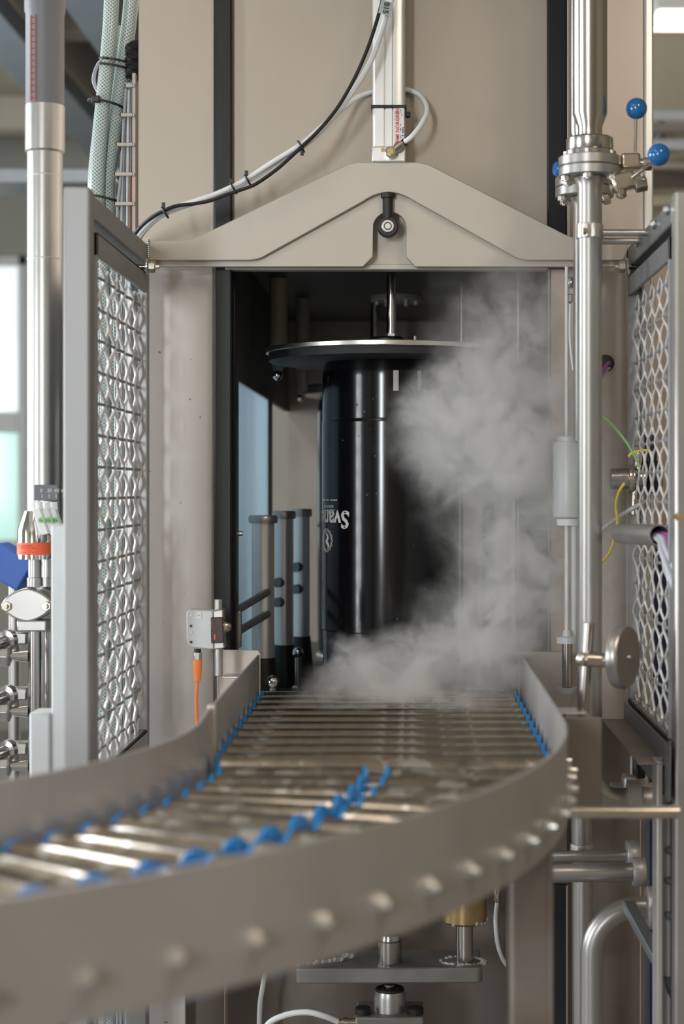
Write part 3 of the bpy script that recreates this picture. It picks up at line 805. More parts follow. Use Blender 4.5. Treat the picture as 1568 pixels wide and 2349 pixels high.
# legs, their shadow put into the colour with the darker lower steel
m = MB(); m.box(X(1172, 2.10), X(1266, 2.10), 2.10, 2.15, 0, zg1 - .09); m.build('leg', 'lower_sheet', conv, bevel=.003)
m = MB(); m.box(X(1258, 2.10), X(1268, 2.10), 2.095, 2.155, 0, Z(1790, 2.1)); m.build('leg_plate', 'lower_sheet', conv, bevel=.001)
m = MB(); m.box(-.44, -.39, 1.95, 2.0, 0, zg0 + .01); m.build('leg', 'lower_sheet', conv, bevel=.003)
# carrier strips that hold the legs under the guides
# bracket sheet with the rod for the reflector (right)
m = MB(); m.box(.196, .255, 2.50, 2.56, Z(1640, 2.5) , Z(1640, 2.5) + .003); m.box(.196, .199, 2.50, 2.56, ZC - .37, Z(1640, 2.5) + .003); m.build('reflector_bracket', 'guide_steel', conv, bevel=.001)
m = MB(); m.box(-.315, -.262, 2.93, 2.98, Z(1553, 2.95), Z(1549, 2.95)); m.box(-.268, -.266, 2.93, 2.98, ZC - .37, Z(1549, 2.95)); m.build('sensor_bracket', 'bright_steel', conv, bevel=.001)
# inspection side sheet behind right bend
m = MB(); m.box(.200, .255, 2.32, 2.323, ZC - .43, ZC - .305); m.build('side_sheet', 'lower_sheet', conv, bevel=.001)
m = MB(); m.cyl(P(1272, 1863, 2.2), P(1556, 1863, 2.2), S(15, 2.2)); m.build('cross_bar', 'nickel', conv)

# ================================================================== PHOTO SENSOR (left) AND REFLECTOR (right)
ds = 2.93
sen = thing('photo_sensor', 'small grey photo sensor box with dark red window on a steel post beside the conveyor', 'sensor', P(505, 1550, 2.95))
m = MB()
poly = px_poly([(434, 1398), (488, 1401), (490, 1490), (440, 1486), (428, 1474), (427, 1406)], ds)
m.prism(poly, ds, ds + .035); m.build('housing', 'cap_lightgrey', sen, bevel=.002)
m = MB(); m.prism(px_poly([(487, 1401), (511, 1398), (514, 1488), (489, 1491)], ds), ds + .003, ds + .04); m.build('front_cover', 'satin_steel', sen, bevel=.002)
m = MB(); m.prism(px_poly([(483, 1416), (511, 1415), (513, 1475), (484, 1476)], ds), ds - .0015, ds + .01); ln = m.build('lens', 'lens_red', sen, bevel=.0015)
MB().obox(P(492, 1461, ds - .002), S(1.4, ds), .0004, S(6, ds)).build('light_spot', 'sensor_lamp', ln)
for px, py, mt in ((437, 1412, 'chrome'), (437.5, 1436, 'lens_red'), (438, 1450, 'chrome'), (438, 1473, 'lens_red')):
    q = P(px, py, ds - .0015); MB().lathe(q, (0, 1, 0), [(S(3, ds), 0), (S(3, ds), .002)], 12).build('indicator', mt, sen)
lb = MB().obox(P(455.5, 1412, ds - .001), S(6, ds), .0005, S(7, ds)).build('sticker', 'label_white', sen)
strokes(P(451.5, 1413.5, ds - .002), (1, 0, 0), (0, 0, 1), S(8, ds), S(4, ds), 3, 'tag_grey', lb)
MB().cyl(P(501, 1551, 2.955), P(501, 1374, 2.955), S(9.5, 2.955)).build('post', 'satin_steel', sen, bevel=.0015)
MB().lathe(P(512, 1437, 2.95), (1, -.1, 0), [(S(14, ds), 0), (S(14, ds), .004), (S(9, ds), .011), (S(7, ds), .013)], 16).build('clamp_screw', 'nickel', sen)
MB().cyl(P(453, 1489, ds + .015), P(453, 1497, ds + .015), S(8, ds)).build('socket', 'black_plastic', sen)
MB().hexa(P(453, 1496, ds + .015), P(452.5, 1514, ds + .015), S(11, ds)).build('coupling_nut', 'satin_steel', sen, bevel=.001)
cb = thing('sensor_lead', 'orange plug and cable hanging under the photo sensor', 'cable', P(453, 1660, ds + .015))
MB().lathe(P(453, 1513, ds + .015), (0, 0, -1), [(S(10.5, ds), 0), (S(10.5, ds), S(18, ds)), (S(8, ds), S(49, ds)), (S(4, ds), S(50, ds))], 14).build('plug', 'orange_plastic', cb)
MB().tube(spline([P(453, 1560, ds + .015), P(450, 1600, ds + .015), P(452, 1660, ds + .015), P(458, 1720, ds + .015), P(470, 1800, ds + .03)]), S(4, ds), 10).build('cord', 'orange_plastic', cb)

dr = 2.53
ref = thing('round_reflector', 'round dark reflector disc on a tilted steel rod, right of the conveyor', 'reflector', P(1338, 1636, dr))
MB().cyl(P(1337, 1636, dr), P(1350, 1428, dr), S(14, dr)).build('rod', 'tube_steel', ref, bevel=.001)
q = P(1345, 1510, dr)
MB().cyl(q + Vector((-.004, -.012, 0)), q + Vector((.03, -.012, -.002)), S(17, dr)).build('clamp', 'nickel', ref, bevel=.002)
MB().sphere(q + Vector((-.009, -.014, 0)), S(17, dr), 16, 8, (1, 0, 0), .8).build('clamp_knob', 'bright_steel', ref)
ax = Vector((.42, -.9, -.06)).normalized()
c = P(1424, 1506, dr)
disc = MB().lathe(c, Vector((.86, -.5, 0)), [(.040, -.006), (.046, -.005), (.0468, -.002), (.0468, .006), (.044, .010)], 36).build('disc', 'satin_steel', ref)
MB().lathe(c + Vector((.86, -.5, 0)).normalized() * .010, Vector((.86, -.5, 0)), [(.044, 0), (.0435, .0015)], 36).build('disc_face', 'lower_sheet', disc)
MB().lathe(c + Vector((.86, -.5, 0)).normalized() * .011, Vector((.86, -.5, 0)), [(.004, 0), (.003, .004)], 10).build('screw', 'satin_steel', disc)

# ================================================================== KEG AND CLAMPING HEAD
dk = 3.30; kx = X(895, dk); KR = S(157, dk)
kz1, kz0 = Z(833, dk), ZC - .372
keg = thing('beer_keg', 'tall glossy black beer keg with white lettering standing upside down in the chamber', 'keg', (kx, dk, kz0))
zs1, zs0 = Z(968, dk), Z(1441, dk)
prof = [(KR * .93, 0), (KR * .965, .004), (KR * .985, .012), (KR * .985, .018), (KR * .985, zs0 - kz0 - .004), (KR * .985, zs0 - kz0 - .001), (KR * 1.0, zs0 - kz0 + .001), (KR, zs0 - kz0 + .004), (KR, zs1 - kz0 - .004), (KR, zs1 - kz0 - .001), (KR * .992, zs1 - kz0 + .0005), (KR * .992, zs1 - kz0 + .004), (KR * .992, kz1 - kz0 - .034), (KR * .992, kz1 - kz0 - .030), (KR * .985, kz1 - kz0 - .012), (KR * .965, kz1 - kz0)]
MB().lathe((kx, dk, kz0), (0, 0, 1), prof, 72).build('body', 'keg_black', keg)
def on_keg(px, dr_=0.0006):
    s = max(-1, min(1, (px - 895) / 157)); return math.asin(s)
def keg_pt(phi, z, r=KR): return Vector((kx + r * math.sin(phi), dk - r * math.cos(phi), z))
# handle openings showing the steel vessel, near the top rim
for pa, pb in ((903, 915), (957, 965)):
    m = MB(); a0, a1 = on_keg(pa), on_keg(pb); rows = []
    for i in range(7):
        ph = a0 + (a1 - a0) * i / 6; rows.append(ph)
        m.v += [keg_pt(ph, Z(905, dk), KR * 1.0), keg_pt(ph, Z(860, dk), KR * 1.0), keg_pt(ph, Z(905, dk), KR * .97), keg_pt(ph, Z(860, dk), KR * .97)]
    for i in range(6):
        b0, b1 = i * 4, i * 4 + 4
        m.f += [(b0, b1, b1+1, b0+1), (b0+1, b1+1, b1+3, b0+3), (b0+2, b0+3, b1+3, b1+2), (b0, b0+2, b1+2, b1)]
    m.f += [(0, 1, 3, 2), (24, 26, 27, 25)]
    m.build('handle_gap', 'guide_steel', keg)
# lower handle outline
m = MB(); pts = []
for px, py in ((745, 1568), (748, 1540), (765, 1530), (795, 1532), (803, 1545), (800, 1562), (780, 1568), (745, 1568)):
    pts.append(keg_pt(on_keg(px), Z(py, dk - KR), KR * .988))
m.tube(spline(pts, 4), .0016, 6); m.build('handle_rim', 'black_plastic', keg)
def wrap_text(body, size, px_right, py_base, name, offset=0.0, shear=0.0, mt='keg_print'):
    vs, fs = text_mesh(body, size, offset, shear)
    p0 = on_keg(px_right); zb2 = Z(py_base, dk - KR * .8)
    m = MB(); m.v = [keg_pt(p0 - v.x / KR, zb2 - v.y, KR * 1.0012) for v in vs]; m.f = list(fs)
    return m.build(name, mt, keg, smooth=False)
wrap_text('Svaneke', S(55, dk), 806, 1173, 'lettering', .0010, .06)
wrap_text('BORNHOLM', S(9, dk), 769, 1159, 'lettering', .0001, .2)
p_ = on_keg(776)
for i in range(16):
    if i in (5, 9): continue
    ph = p_ - i * .036; q = keg_pt(ph, Z(1147, dk - KR * .6), KR * 1.001)
    MB().obox(q, .0013, .0003, .0011, (math.cos(ph), math.sin(ph), 0), (math.sin(ph), -math.cos(ph), 0)).build('small_print', 'keg_print', keg, smooth=False)
m = MB(); m.tube([keg_pt(on_keg(772) - i * .06, Z(1170 + .35 * i * i * .2, dk - KR * .8), KR * 1.001) for i in range(12)], .0006, 5); m.build('underline', 'keg_print', keg)
# round emblem with scalloped edge and a curved neck
pc, zc2 = on_keg(752), Z(1240, dk - KR * .5)
def em(u, v): return keg_pt(pc + u / KR, zc2 + v, KR * 1.0012)
R0 = S(25, dk)
m = MB(); m.tube([em((R0 + .0016 * math.cos(14 * t)) * math.cos(t) * 1.1, (R0 + .0016 * math.cos(14 * t)) * math.sin(t)) for t in [2 * PI * i / 96 for i in range(97)]], .0006, 5)
m.tube([em(R0 * .85 * math.cos(t) * 1.1, R0 * .85 * math.sin(t)) for t in [2 * PI * i / 40 for i in range(41)]], .0005, 5)
m.build('emblem_ring', 'keg_print', keg)
m = MB(); cur = spline([em(-R0 * .1, R0 * .7), em(R0 * .35, R0 * .3), em(R0 * .1, -R0 * .1), em(R0 * .45, -R0 * .45), em(R0 * .2, -R0 * .7)], 6)
m.tube(cur, [.0008 + .0022 * math.sin(PI * i / (len(cur) - 1)) for i in range(len(cur))], 5); m.build('emblem_figure', 'keg_print', keg)
# water drops on the keg
m = MB()
for px, py, r in ((838, 944, 5), (866, 908, 2.5), (864, 1046, 3.2), (866, 1132, 3), (845, 1135, 2.5), (822, 928, 2), (858, 915, 2), (912, 1420, 2.4), (830, 1437, 2.2), (972, 1351, 2), (761, 1030, 2.4), (750, 1004, 2.2), (948, 1252, 2), (826, 1000, 1.8), (852, 985, 1.8), (790, 1010, 1.8)):
    ph = on_keg(px); q = keg_pt(ph, Z(py, dk - KR * math.cos(ph)), KR * .999)
    m.sphere(q, S(r, dk), 10, 6, (math.sin(ph), -math.cos(ph), 0), .6)
for i in range(22):
    ph = random.uniform(-1.3, .4); z = random.uniform(kz0 + .05, kz1 - .02)
    m.sphere(keg_pt(ph, z, KR * .998), random.uniform(.0005, .0010), 8, 5)
wd = m.build('water_drops', 'water', keg); wd['kind'] = 'stuff'

# clamping head above the keg
hd = thing('clamping_head', 'round steel plate on a polished rod pressing on the black keg', 'clamp', (X(888, dk), dk, kz1))
hx = X(888, dk); hr = S(279, dk)
zp = Z(806, dk)
MB().lathe((hx, dk, zp - .006), (0, 0, 1), [(hr - .001, 0), (hr, .001), (hr, .008), (hr - .001, .009)], 72).build('plate', 'bright_steel', hd)
MB().lathe((hx, dk, kz1 - .001), (0, 0, 1), [(hr - .012, 0), (hr - .006, .003), (hr - .006, zp - .006 - kz1 + .001)], 72).build('rubber_ring', 'black_rubber', hd)
MB().lathe((hx, dk, zp + .003), (0, 0, 1), [(.032, 0), (.032, .02), (.028, .024)], 28).build('coupling', 'black_plastic', hd)
MB().cyl((X(897, dk), dk, zp + .02), (X(897, dk), dk, zc1 + .0), S(11, dk)).build('rod', 'chrome', hd)
MB().hexa((X(897, dk), dk, zp + .024), (X(897, dk), dk, zp + .033), S(15, dk)).build('lock_nut', 'satin_steel', hd)
q = P(951, 790, dk - .1)
MB().lathe((q.x, q.y, zp + .003), (0, 0, 1), [(S(9, dk), 0), (S(9, dk), .009), (S(6, dk), .0095), (S(5, dk), .017)], 12).build('plate_nut', 'chrome', hd)
MB().sphere(P(636, 861, dk + .03), S(12, dk), 16, 8).build('ball_nut', 'chrome', hd)

# things on the chamber ceiling
q = P(908, 683, 3.95)
fl = thing('ceiling_flange', 'pale round flange bolted to the dark chamber ceiling behind the rod', 'flange', (q.x, 3.95, zc1 - .012))
MB().lathe((q.x, 3.95, zc1 - .012), (0, 0, 1), [(.056, 0), (.058, .002), (.058, .012)], 32).build('ring', 'chamber_tan', fl)
for a in range(0, 360, 60):
    r = math.radians(a); MB().hexa((q.x + .044 * math.cos(r), 3.95 + .044 * math.sin(r), zc1 - .019), (q.x + .044 * math.cos(r), 3.95 + .044 * math.sin(r), zc1 - .012), .006).build('bolt', 'satin_steel', fl)
for px, d, rr, pyb, lab in ((638, 3.62, 21, 800, 'larger round post hanging from the dark chamber ceiling above the plate edge'), (694, 4.0, 16, 850, 'smaller round post farther back on the dark chamber ceiling')):
    t = thing('hanging_post', lab, 'post', (X(px, d), d, Z(pyb, d)))
    MB().cyl((X(px, d), d, Z(pyb, d)), (X(px, d), d, zc1), S(rr, d)).build('tube', 'chamber_tan', t)
    MB().lathe((X(px, d), d, Z(pyb + 55, d)), (0, 0, 1), [(S(6, d), 0), (S(13, d), .008), (S(rr * .75, d), .02), (S(rr * .8, d), S(55, d))], 20).build('bulb', 'clear_bulb', t)
# second keg behind with its plate
d2 = 4.12
k2 = thing('beer_keg', 'second black keg standing behind the lettered keg, mostly hidden', 'keg', (X(852, d2), d2, Z(1500, d2)))
MB().lathe((X(852, d2), d2, Z(1500, d2)), (0, 0, 1), [(.118, 0), (.126, .01), (.128, .06), (.128, Z(925, d2) - Z(1500, d2) - .02), (.122, Z(912, d2) - Z(1500, d2))], 48).build('body', 'keg_black', k2)
MB().lathe((X(852, d2), d2, Z(1500, d2) + .30), (0, 0, 1), [(.1282, 0), (.1292, .003), (.1292, .012), (.1282, .015)], 48).build('band', 'keg_black', k2)
h2 = thing('clamping_head', 'second steel clamping plate farther back in the chamber', 'clamp', (X(860, d2), d2, Z(911, d2)))
MB().lathe((X(860, d2), d2, Z(911, d2)), (0, 0, 1), [(.16, 0), (.172, .004), (.172, .022), (.168, .025)], 48).build('plate', 'satin_steel', h2)
MB().cyl((X(860, d2), d2, Z(892, d2)), (X(860, d2), d2, zc1), .012).build('rod', 'chrome', h2)
MB().sphere((X(690, d2), d2, Z(912, d2)), .009, 14, 8).build('ball_nut', 'chrome', h2)
# stand under the second keg
t = thing('keg_stand', 'dark stand under the second keg at the chamber back', 'stand', (X(852, d2), d2, zc0))
MB().lathe((X(852, d2), d2, zc0), (0, 0, 1), [(.13, 0), (.12, .01), (.10, Z(1500, d2) - zc0)], 32).build('drum', 'chamber_dark', t)
MB().torus((X(852, d2), d2, zc0 + .008), (0, 0, 1), .125, .006, 32, 8).build('foot_ring', 'satin_steel', t)

# stainless posts in the chamber, left
def chamber_post(px, d, r, y0, y1, label):
    t = thing('chamber_post', label, 'post', (X(px, d), d, zc0), 'steel posts inside the chamber')
    MB().cyl((X(px, d), d, max(zc0, Z(y1, d))), (X(px, d), d, Z(y0 + 20, d)), S(r, d), seg=28).build('tube', 'aluminium', t)
    MB().lathe((X(px, d), d, Z(y0 + 20, d)), (0, 0, 1), [(S(r * 1.25, d), 0), (S(r * 1.3, d), S(5, d)), (S(r * 1.3, d), S(14, d)), (S(r * 1.2, d), S(18, d))], 28).build('top_cap', 'satin_steel', t)
    MB().lathe((X(px, d), d, zc0), (0, 0, 1), [(S(r * 1.5, d), 0), (S(r * 1.5, d), .01), (S(r * 1.1, d), max(.012, Z(y1, d) - zc0 + .01))], 24).build('foot', 'black_plastic', t)
    return t
pa_ = chamber_post(603, 3.36, 26, 1180, 1520, 'nearest shiny steel post inside the chamber beside the blue pane')
pb_ = chamber_post(651, 3.52, 21, 1170, 1490, 'middle shiny steel post inside the chamber')
pc_ = chamber_post(692, 3.72, 18, 1165, 1470, 'farthest shiny steel post inside the chamber, next to the black keg')
for py0, py1 in ((1403, 1358), (1453, 1408)):
    MB().cyl(P(538, py0, 3.20), P(613, py1, 3.345), S(9, 3.25)).build('side_bar', 'dark_frame', pa_)
for t_, px, d, ys in ((pb_, 651, 3.52, (1335, 1380)), (pc_, 692, 3.72, (1300, 1350))):
    for py in ys: MB().cyl((X(px, d) - S(14, d), d - .03, Z(py, d)), (X(px, d), d, Z(py, d)), S(11, d)).build('side_bar', 'dark_frame', t_)
for px, py, r, d, lab in ((625, 1565, 16, 3.17, 'chrome ball knob at the left end of the chamber floor'), (683, 1497, 13, 3.45, 'chrome ball knob on a short stem left of the black keg'), (1157, 1490, 14, 3.4, 'chrome ball knob on a stem, dim in the steam at right')):
    t = thing('ball_knob', lab, 'knob', (X(px, d), d, zc0))
    MB().sphere(P(px, py, d), S(r, d), 20, 10).build('ball', 'chrome', t)
    MB().cyl((X(px, d), d, zc0), P(px, py, d), S(r * .55, d)).build('stem', 'satin_steel', t)
    MB().lathe((X(px, d), d, zc0), (0, 0, 1), [(S(r * 1.1, d), 0), (S(r * 1.1, d), .006), (S(r * .8, d), .01)], 18).build('foot', 'satin_steel', t)
# black bar and pipes in the right part of the chamber
t = thing('chamber_bar', 'black upright bar at the back of the chamber, seen through the steam', 'bar', (X(1120, 4.2), 4.2, zc0))
MB().box(X(1106, 4.2), X(1134, 4.2), 4.2, 4.24, zc0, Z(840, 4.2)).build('upright', 'rail_black', t, bevel=.002)
MB().box(X(1100, 4.2), X(1140, 4.2), 4.19, 4.25, zc0, zc0 + .02).build('base', 'satin_steel', t, bevel=.002)
for px, d, r, lab in ((1058, 3.62, 4, 'thin steel rod just right of the lettered keg'), (1188, 3.5, 7, 'thin steel rod near the right chamber wall')):
    t = thing('guide_rod', lab, 'rod', (X(px, d), d, zc0))
    MB().cyl((X(px, d), d, zc0), (X(px, d), d, zc1), S(r, d)).build('bar', 'satin_steel', t)
    MB().lathe((X(px, d), d, zc0), (0, 0, 1), [(S(r * 2, d), 0), (S(r * 2, d), .012)], 16).build('collar', 'satin_steel', t)
# hinge tab and small bolt on left guide
MB().cyl(P(540, 1224, D0 + .02), P(556, 1224, D0 + .02), S(6, D0)).build('guide_stud', 'satin_steel', cab)
MB().box(X(541, D0 + .03), X(552, D0 + .03), D0 + .03, D0 + .05, Z(1490, D0), Z(1405, D0)).build('guide_bracket', 'satin_steel', cab, bevel=.002)

# ================================================================== LIFT MECHANISM BELOW
de = 3.08
lift = thing('lift_table', 'thick dark steel lift plate with greased guide bushing under the conveyor', 'lift', (X(893, de), de, 0))
pl = [(676, 0), (678, 6), (1100, 6), (1108, 0)]
zA, zB = Z(2258, de), Z(2222, de)
plan = [(X(677, de), de + .004), (X(690, de), de), (X(1098, de), de + .006), (X(1107, de), de + .014), (X(1100, de + .13), de + .13), (X(760, de + .13), de + .13)]
m = MB(); n = len(plan)
m.v = [Vector((a, b_, zA)) for a, b_ in plan] + [Vector((a, b_, zB)) for a, b_ in plan]
m.f = [tuple(reversed(range(n))), tuple(n + i for i in range(n))] + [(i, (i+1) % n, n + (i+1) % n, n + i) for i in range(n)]
m.build('plate', 'lift_steel', lift, bevel=.003)
MB().lathe(P(893, 2212, de + .035), (0, 0, 1), [(S(27, de), -.004), (S(28, de), 0), (S(28, de), S(55, de)), (S(25, de), S(57, de)), (S(28, de), S(59, de)), (S(26, de), S(70, de)), (S(10, de), S(72, de))], 28).build('guide_pin', 'tube_steel', lift)
MB().cyl(P(1065, 2210, de + .05), P(1065, 2060, de + .05), S(20, de)).build('column', 'tube_steel', lift)
bush = MB().lathe(P(1065, 2115, de + .05), (0, 0, 1), [(S(46, de), 0), (S(52, de), .004), (S(52, de), .09)], 32).build('bushing', 'brass', lift)
def crumbs(c, R, n, sq=.5):
    m = MB()
    for i in range(n):
        t_ = 2 * PI * i / n; r = R * random.uniform(.9, 1.08)
        m.sphere((c.x + r * math.cos(t_), c.y + r * math.sin(t_) * sq * 2, c.z + random.uniform(0, .005)), random.uniform(.0022, .0046), 7, 5)
    return m
crumbs(P(1060, 2208, de + .05) + Vector((0, 0, -.003)), S(50, de), 120, .35).build('grease_ring', 'grease', lift)['kind'] = 'stuff'
crumbs(P(1065, 2113, de + .05), S(46, de), 50, .5).build('grease_drips', 'grease', bush)['kind'] = 'stuff'
m = MB()
for i in range(46):
    f = i / 45; q = P(685 + 125 * f, 2215 - 10 * f - 6 * math.sin(f * 9), de + .02 + .04 * f)
    m.sphere((q.x, q.y, zB + random.uniform(0, .004) + (.006 if f > .8 else 0)), random.uniform(.002, .0048), 7, 5)
m.build('grease_trail', 'grease', lift)['kind'] = 'stuff'
MB().cyl(P(893, 2258, de + .035), P(893, 2290, de + .035), S(14, de)).build('piston_rod', 'tube_steel', lift)
lc = thing('lift_cylinder', 'grey lift cylinder with flange screws under the lift plate', 'cylinder', (X(893, de), de + .035, 0))
zt2 = Z(2283, de)
MB().lathe((X(893, de), de + .035, .20), (0, 0, 1), [(S(37, de), 0), (S(37, de), zt2 - .2 - .012), (S(33, de), zt2 - .2), (S(20, de), zt2 - .2 + .001)], 32).build('barrel', 'satin_steel', lc)
MB().torus((X(893, de), de + .035, zt2), (0, 0, 1), S(28, de), S(6, de), 28, 8).build('seal', 'black_rubber', lc)
MB().box(X(815, de), X(971, de), de - .01, de + .09, .20, Z(2330, de)).build('mount', 'lift_steel', lc, bevel=.003)
for px in (832, 952):
    MB().lathe((X(px, de), de + .012, Z(2330, de)), (0, 0, 1), [(S(19, de), 0), (S(19, de), .010), (S(16, de), .012)], 20).build('screw', 'black_plastic', lc)
MB().box(X(870, de), X(916, de), de + .01, de + .06, 0, .2).build('foot', 'guide_steel', lc, bevel=.003)
MB().lathe(P(815, 2344, de), (-1, 0, 0), [(S(8, de), 0), (S(8, de), .012), (S(10, de), .0125), (S(10, de), .022), (S(7, de), .023), (S(7, de), .03)], 14).build('hose_fitting', 'nickel', lc)
o = MB().tube(spline([P(776, 2344, de), P(740, 2330, de), P(700, 2322, de + .01), (P(650, 2330, de + .02)), P(610, 2355, de + .03), P(590, 2420, de + .04)]), S(7, de), 10).build('air_hose', 'white_hose', loc=P(776, 2344, de))
tag(o, 'pale air hose arching from the lift cylinder at the bottom of the picture', 'hose')
o = MB().tube(spline([P(612, 2200, de + .2), P(603, 2260, de + .2), P(596, 2310, de + .2), P(594, 2400, de + .2)]), S(6, de), 10).build('air_hose', 'white_hose', loc=P(603, 2260, de + .2))
tag(o, 'thin pale hose hanging straight down on the brown lower sheet', 'hose')
t = thing('air_hose', 'pale hose hanging from a small fitting right of the brass bushing', 'hose', P(1140, 2062, de + .15))
MB().tube(spline([P(1140, 2068, de + .15), P(1136, 2110, de + .15), P(1140, 2160, de + .15), P(1150, 2195, de + .15), P(1163, 2216, de + .15)]), S(5, de), 10).build('hose', 'white_hose', t)
MB().lathe(P(1140, 2070, de + .15), (0, 0, 1), [(S(6, de), 0), (S(8, de), .004), (S(8, de), .018), (S(10, de), .0185), (S(10, de), .035)], 12).build('fitting', 'nickel', t)

# ================================================================== HOSES AND CABLES AT LEFT
dh = 3.22
H = [[(257, -60, dh), (254, 40, dh), (247, 130, dh), (238, 220, dh), (228, 320, dh), (222, 430, dh), (226, 520, dh), (232, 640, dh), (234, 900, dh), (234, 1200, dh), (232, 1500, dh), (228, 1800, dh), (215, 2200, dh), (205, 2400, dh)],
     [(305, -60, dh + .02), (297, 40, dh + .02), (285, 130, dh + .02), (272, 230, dh + .02), (258, 330, dh + .02), (247, 430, dh + .02), (252, 540, dh + .02), (262, 700, dh + .02), (266, 1000, dh + .02), (266, 1400, dh + .02), (262, 1800, dh + .02), (250, 2400, dh + .02)],
     [(262, 60, dh + .05), (250, 200, dh + .05), (230, 300, dh + .05), (218, 420, dh + .05), (218, 540, dh + .05), (222, 800, dh + .05), (222, 1200, dh + .05), (220, 1800, dh + .05), (205, 2400, dh + .05)]]
labs = ['front clear braided hose of the bundle beside the machine column', 'clear braided hose nearest the machine column', 'rear clear braided hose, left edge of the bundle']
hz = []
for i, h in enumerate(H):
    o = MB().tube(spline([P(*p) for p in h], 8), S(17.5, dh), 18).build('braided_hose', 'braided_hose', loc=P(*h[5]))
    tag(o, labs[i], 'hose', 'clear braided hoses'); hz.append(o)
tie = thing('tie_bundle', 'black cable ties with a coil of thin wire around the clear hoses', 'cable tie', P(262, 150, dh - .01))
for (px, py, rx, tilt) in ((265, 140, 30, .1), (262, 153, 30, .12)):
    c = P(px, py, dh + .012); pts = []
    for i in range(33):
        a = 2 * PI * i / 32; pts.append(c + Vector((S(rx + 6, dh) * math.cos(a), .034 * math.sin(a), -.2 * S(rx, dh) * math.cos(a) + .004 * math.sin(a))))
    MB().tube(pts, .0022, 6).build('tie', 'black_plastic', tie)
for (px, py, rx) in ((243, 240, 32), (238, 458, 30)):
    c = P(px, py, dh + .012); pts = []
    for i in range(33):
        a = 2 * PI * i / 32; pts.append(c + Vector((S(rx + 8, dh) * math.cos(a), .036 * math.sin(a), -.25 * S(rx, dh) * math.cos(a))))
    MB().tube(pts, .0024, 6).build('tie', 'black_plastic', tie)
MB().obox(P(220, 228, dh - .02), S(9, dh), .006, S(8, dh)).build('tie_head', 'black_plastic', tie, bevel=.002)
m = MB()
for k in range(3):
    m.tube(spline([P(228, 215 + 2 * k, dh), P(217 - k * 2, 185, dh), P(224 - k, 150, dh - .01), P(240, 130, dh - .01)]), .0022, 6)
m.build('wire_coil', 'grey_cable', tie)

# cable ladder with brackets
dt = 3.20
lad = thing('cable_ladder', 'narrow steel cable ladder with cross brackets beside the machine column', 'cable ladder', (X(290, dt), dt, 0))
MB().box(X(305, dt), X(313, dt), dt - .01, dt + .05, 0, Z(170, dt)).build('side_rail', 'bracket_steel', lad, bevel=.001)
MB().box(X(264, dt), X(309, dt), dt + .045, dt + .05, 0, Z(170, dt)).build('back_plate', 'dark_frame', lad, bevel=.001)
k = 0; py = 200
while py < 2600:
    w0 = 288 if py < 230 else (277 if py < 300 else (268 if py < 380 else 264))
    q0 = X(w0, dt); q1 = X(308, dt)
    m = MB(); m.box(q0, q1, dt - .016, dt - .011, Z(py + 4, dt), Z(py - 4, dt)); m.box(q1 - .002, q1 + .003, dt - .016, dt + .045, Z(py + 4, dt), Z(py - 4, dt)); m.box(q0, q0 + .003, dt - .016, dt + .045, Z(py + 4, dt), Z(py - 4, dt))
    m.build('cross_bracket', 'bracket_steel', lad, bevel=.0006)
    py += 67.5
cabs = [('grey_cable', 270, 291), ('light_cable', 277, 292), ('grey_cable', 284, 295), ('light_cable', 291, 297), ('grey_cable', 297, 300), ('orange_cable', 301, 303)]
for i, (mt, xb_, xt) in enumerate(cabs):
    pts = [P(xt + random.uniform(-1, 1), 190, dt + .012 + .004 * (i % 3))]
    for py in (280, 350, 420, 500, 700, 1000, 1400, 1800, 2400):
        f = min(1, (py - 190) / 300)
        pts.append(P(xt + (xb_ - xt) * f + random.uniform(-1.5, 1.5), py, dt + .004 * (i % 3) + .006))
    o = MB().tube(spline(pts, 6), S(3.3, dt), 8).build('control_cable', mt, loc=pts[4])
    tag(o, ['thin grey control cable, outermost left in the cable ladder', 'pale control cable, second from the left in the cable ladder', 'thin grey control cable, third from the left in the cable ladder', 'pale control cable, third from the right in the cable ladder', 'thin grey control cable, second from the right in the cable ladder', 'dark orange control cable at the right side of the cable ladder'][i], 'cable', 'cables in the cable ladder')
o = MB().tube([P(305 + 2 * math.sin(i * .8), 98 + i * 3.1, dt + .02) for i in range(28)], [S(16 + (2.5 if i % 2 else 0), dt) for i in range(28)], 14).build('corrugated_conduit', 'black_rubber', loc=P(305, 180, dt))
tag(o, 'short black corrugated conduit above the cable ladder', 'conduit')

# big drain pipe at far left
dp = 3.55
pp = thing('vertical_pipe', 'wide vertical pipe at far left, grey plastic above and steel below', 'pipe', (X(103, dp), dp, 0))
R = S(43, dp)
MB().lathe((X(103, dp), dp, Z(246, dp)), (0, 0, 1), [(R * 1.02, 0), (R * 1.02, Z(35, dp) - Z(246, dp)), (R * 1.08, Z(28, dp) - Z(246, dp)), (R * 1.08, CEIL - Z(246, dp))], 36).build('plastic_section', 'pvc_grey', pp)
MB().lathe((X(103, dp), dp, Z(352, dp)), (0, 0, 1), [(R * .97, 0), (R * 1.05, .004), (R * 1.05, Z(246, dp) - Z(352, dp) + .002)], 36).build('sleeve', 'satin_steel', pp)
MB().cyl((X(103, dp), dp, Z(1240, dp)), (X(103, dp), dp, Z(350, dp)), R * .94, seg=36).build('steel_section', 'satin_steel', pp)
for py in (405, 595):
    MB().lathe((X(103, dp), dp, Z(py, dp)), (0, 0, 1), [(R * .945, -.002), (R * .955, 0), (R * .945, .002)], 36, cap=False).build('weld_seam', 'guide_steel', pp)
m = MB()      # red ladder marking
yl = lambda px: dp - math.sqrt(max(0, (R * 1.025) ** 2 - (X(px, dp) - X(103, dp)) ** 2))
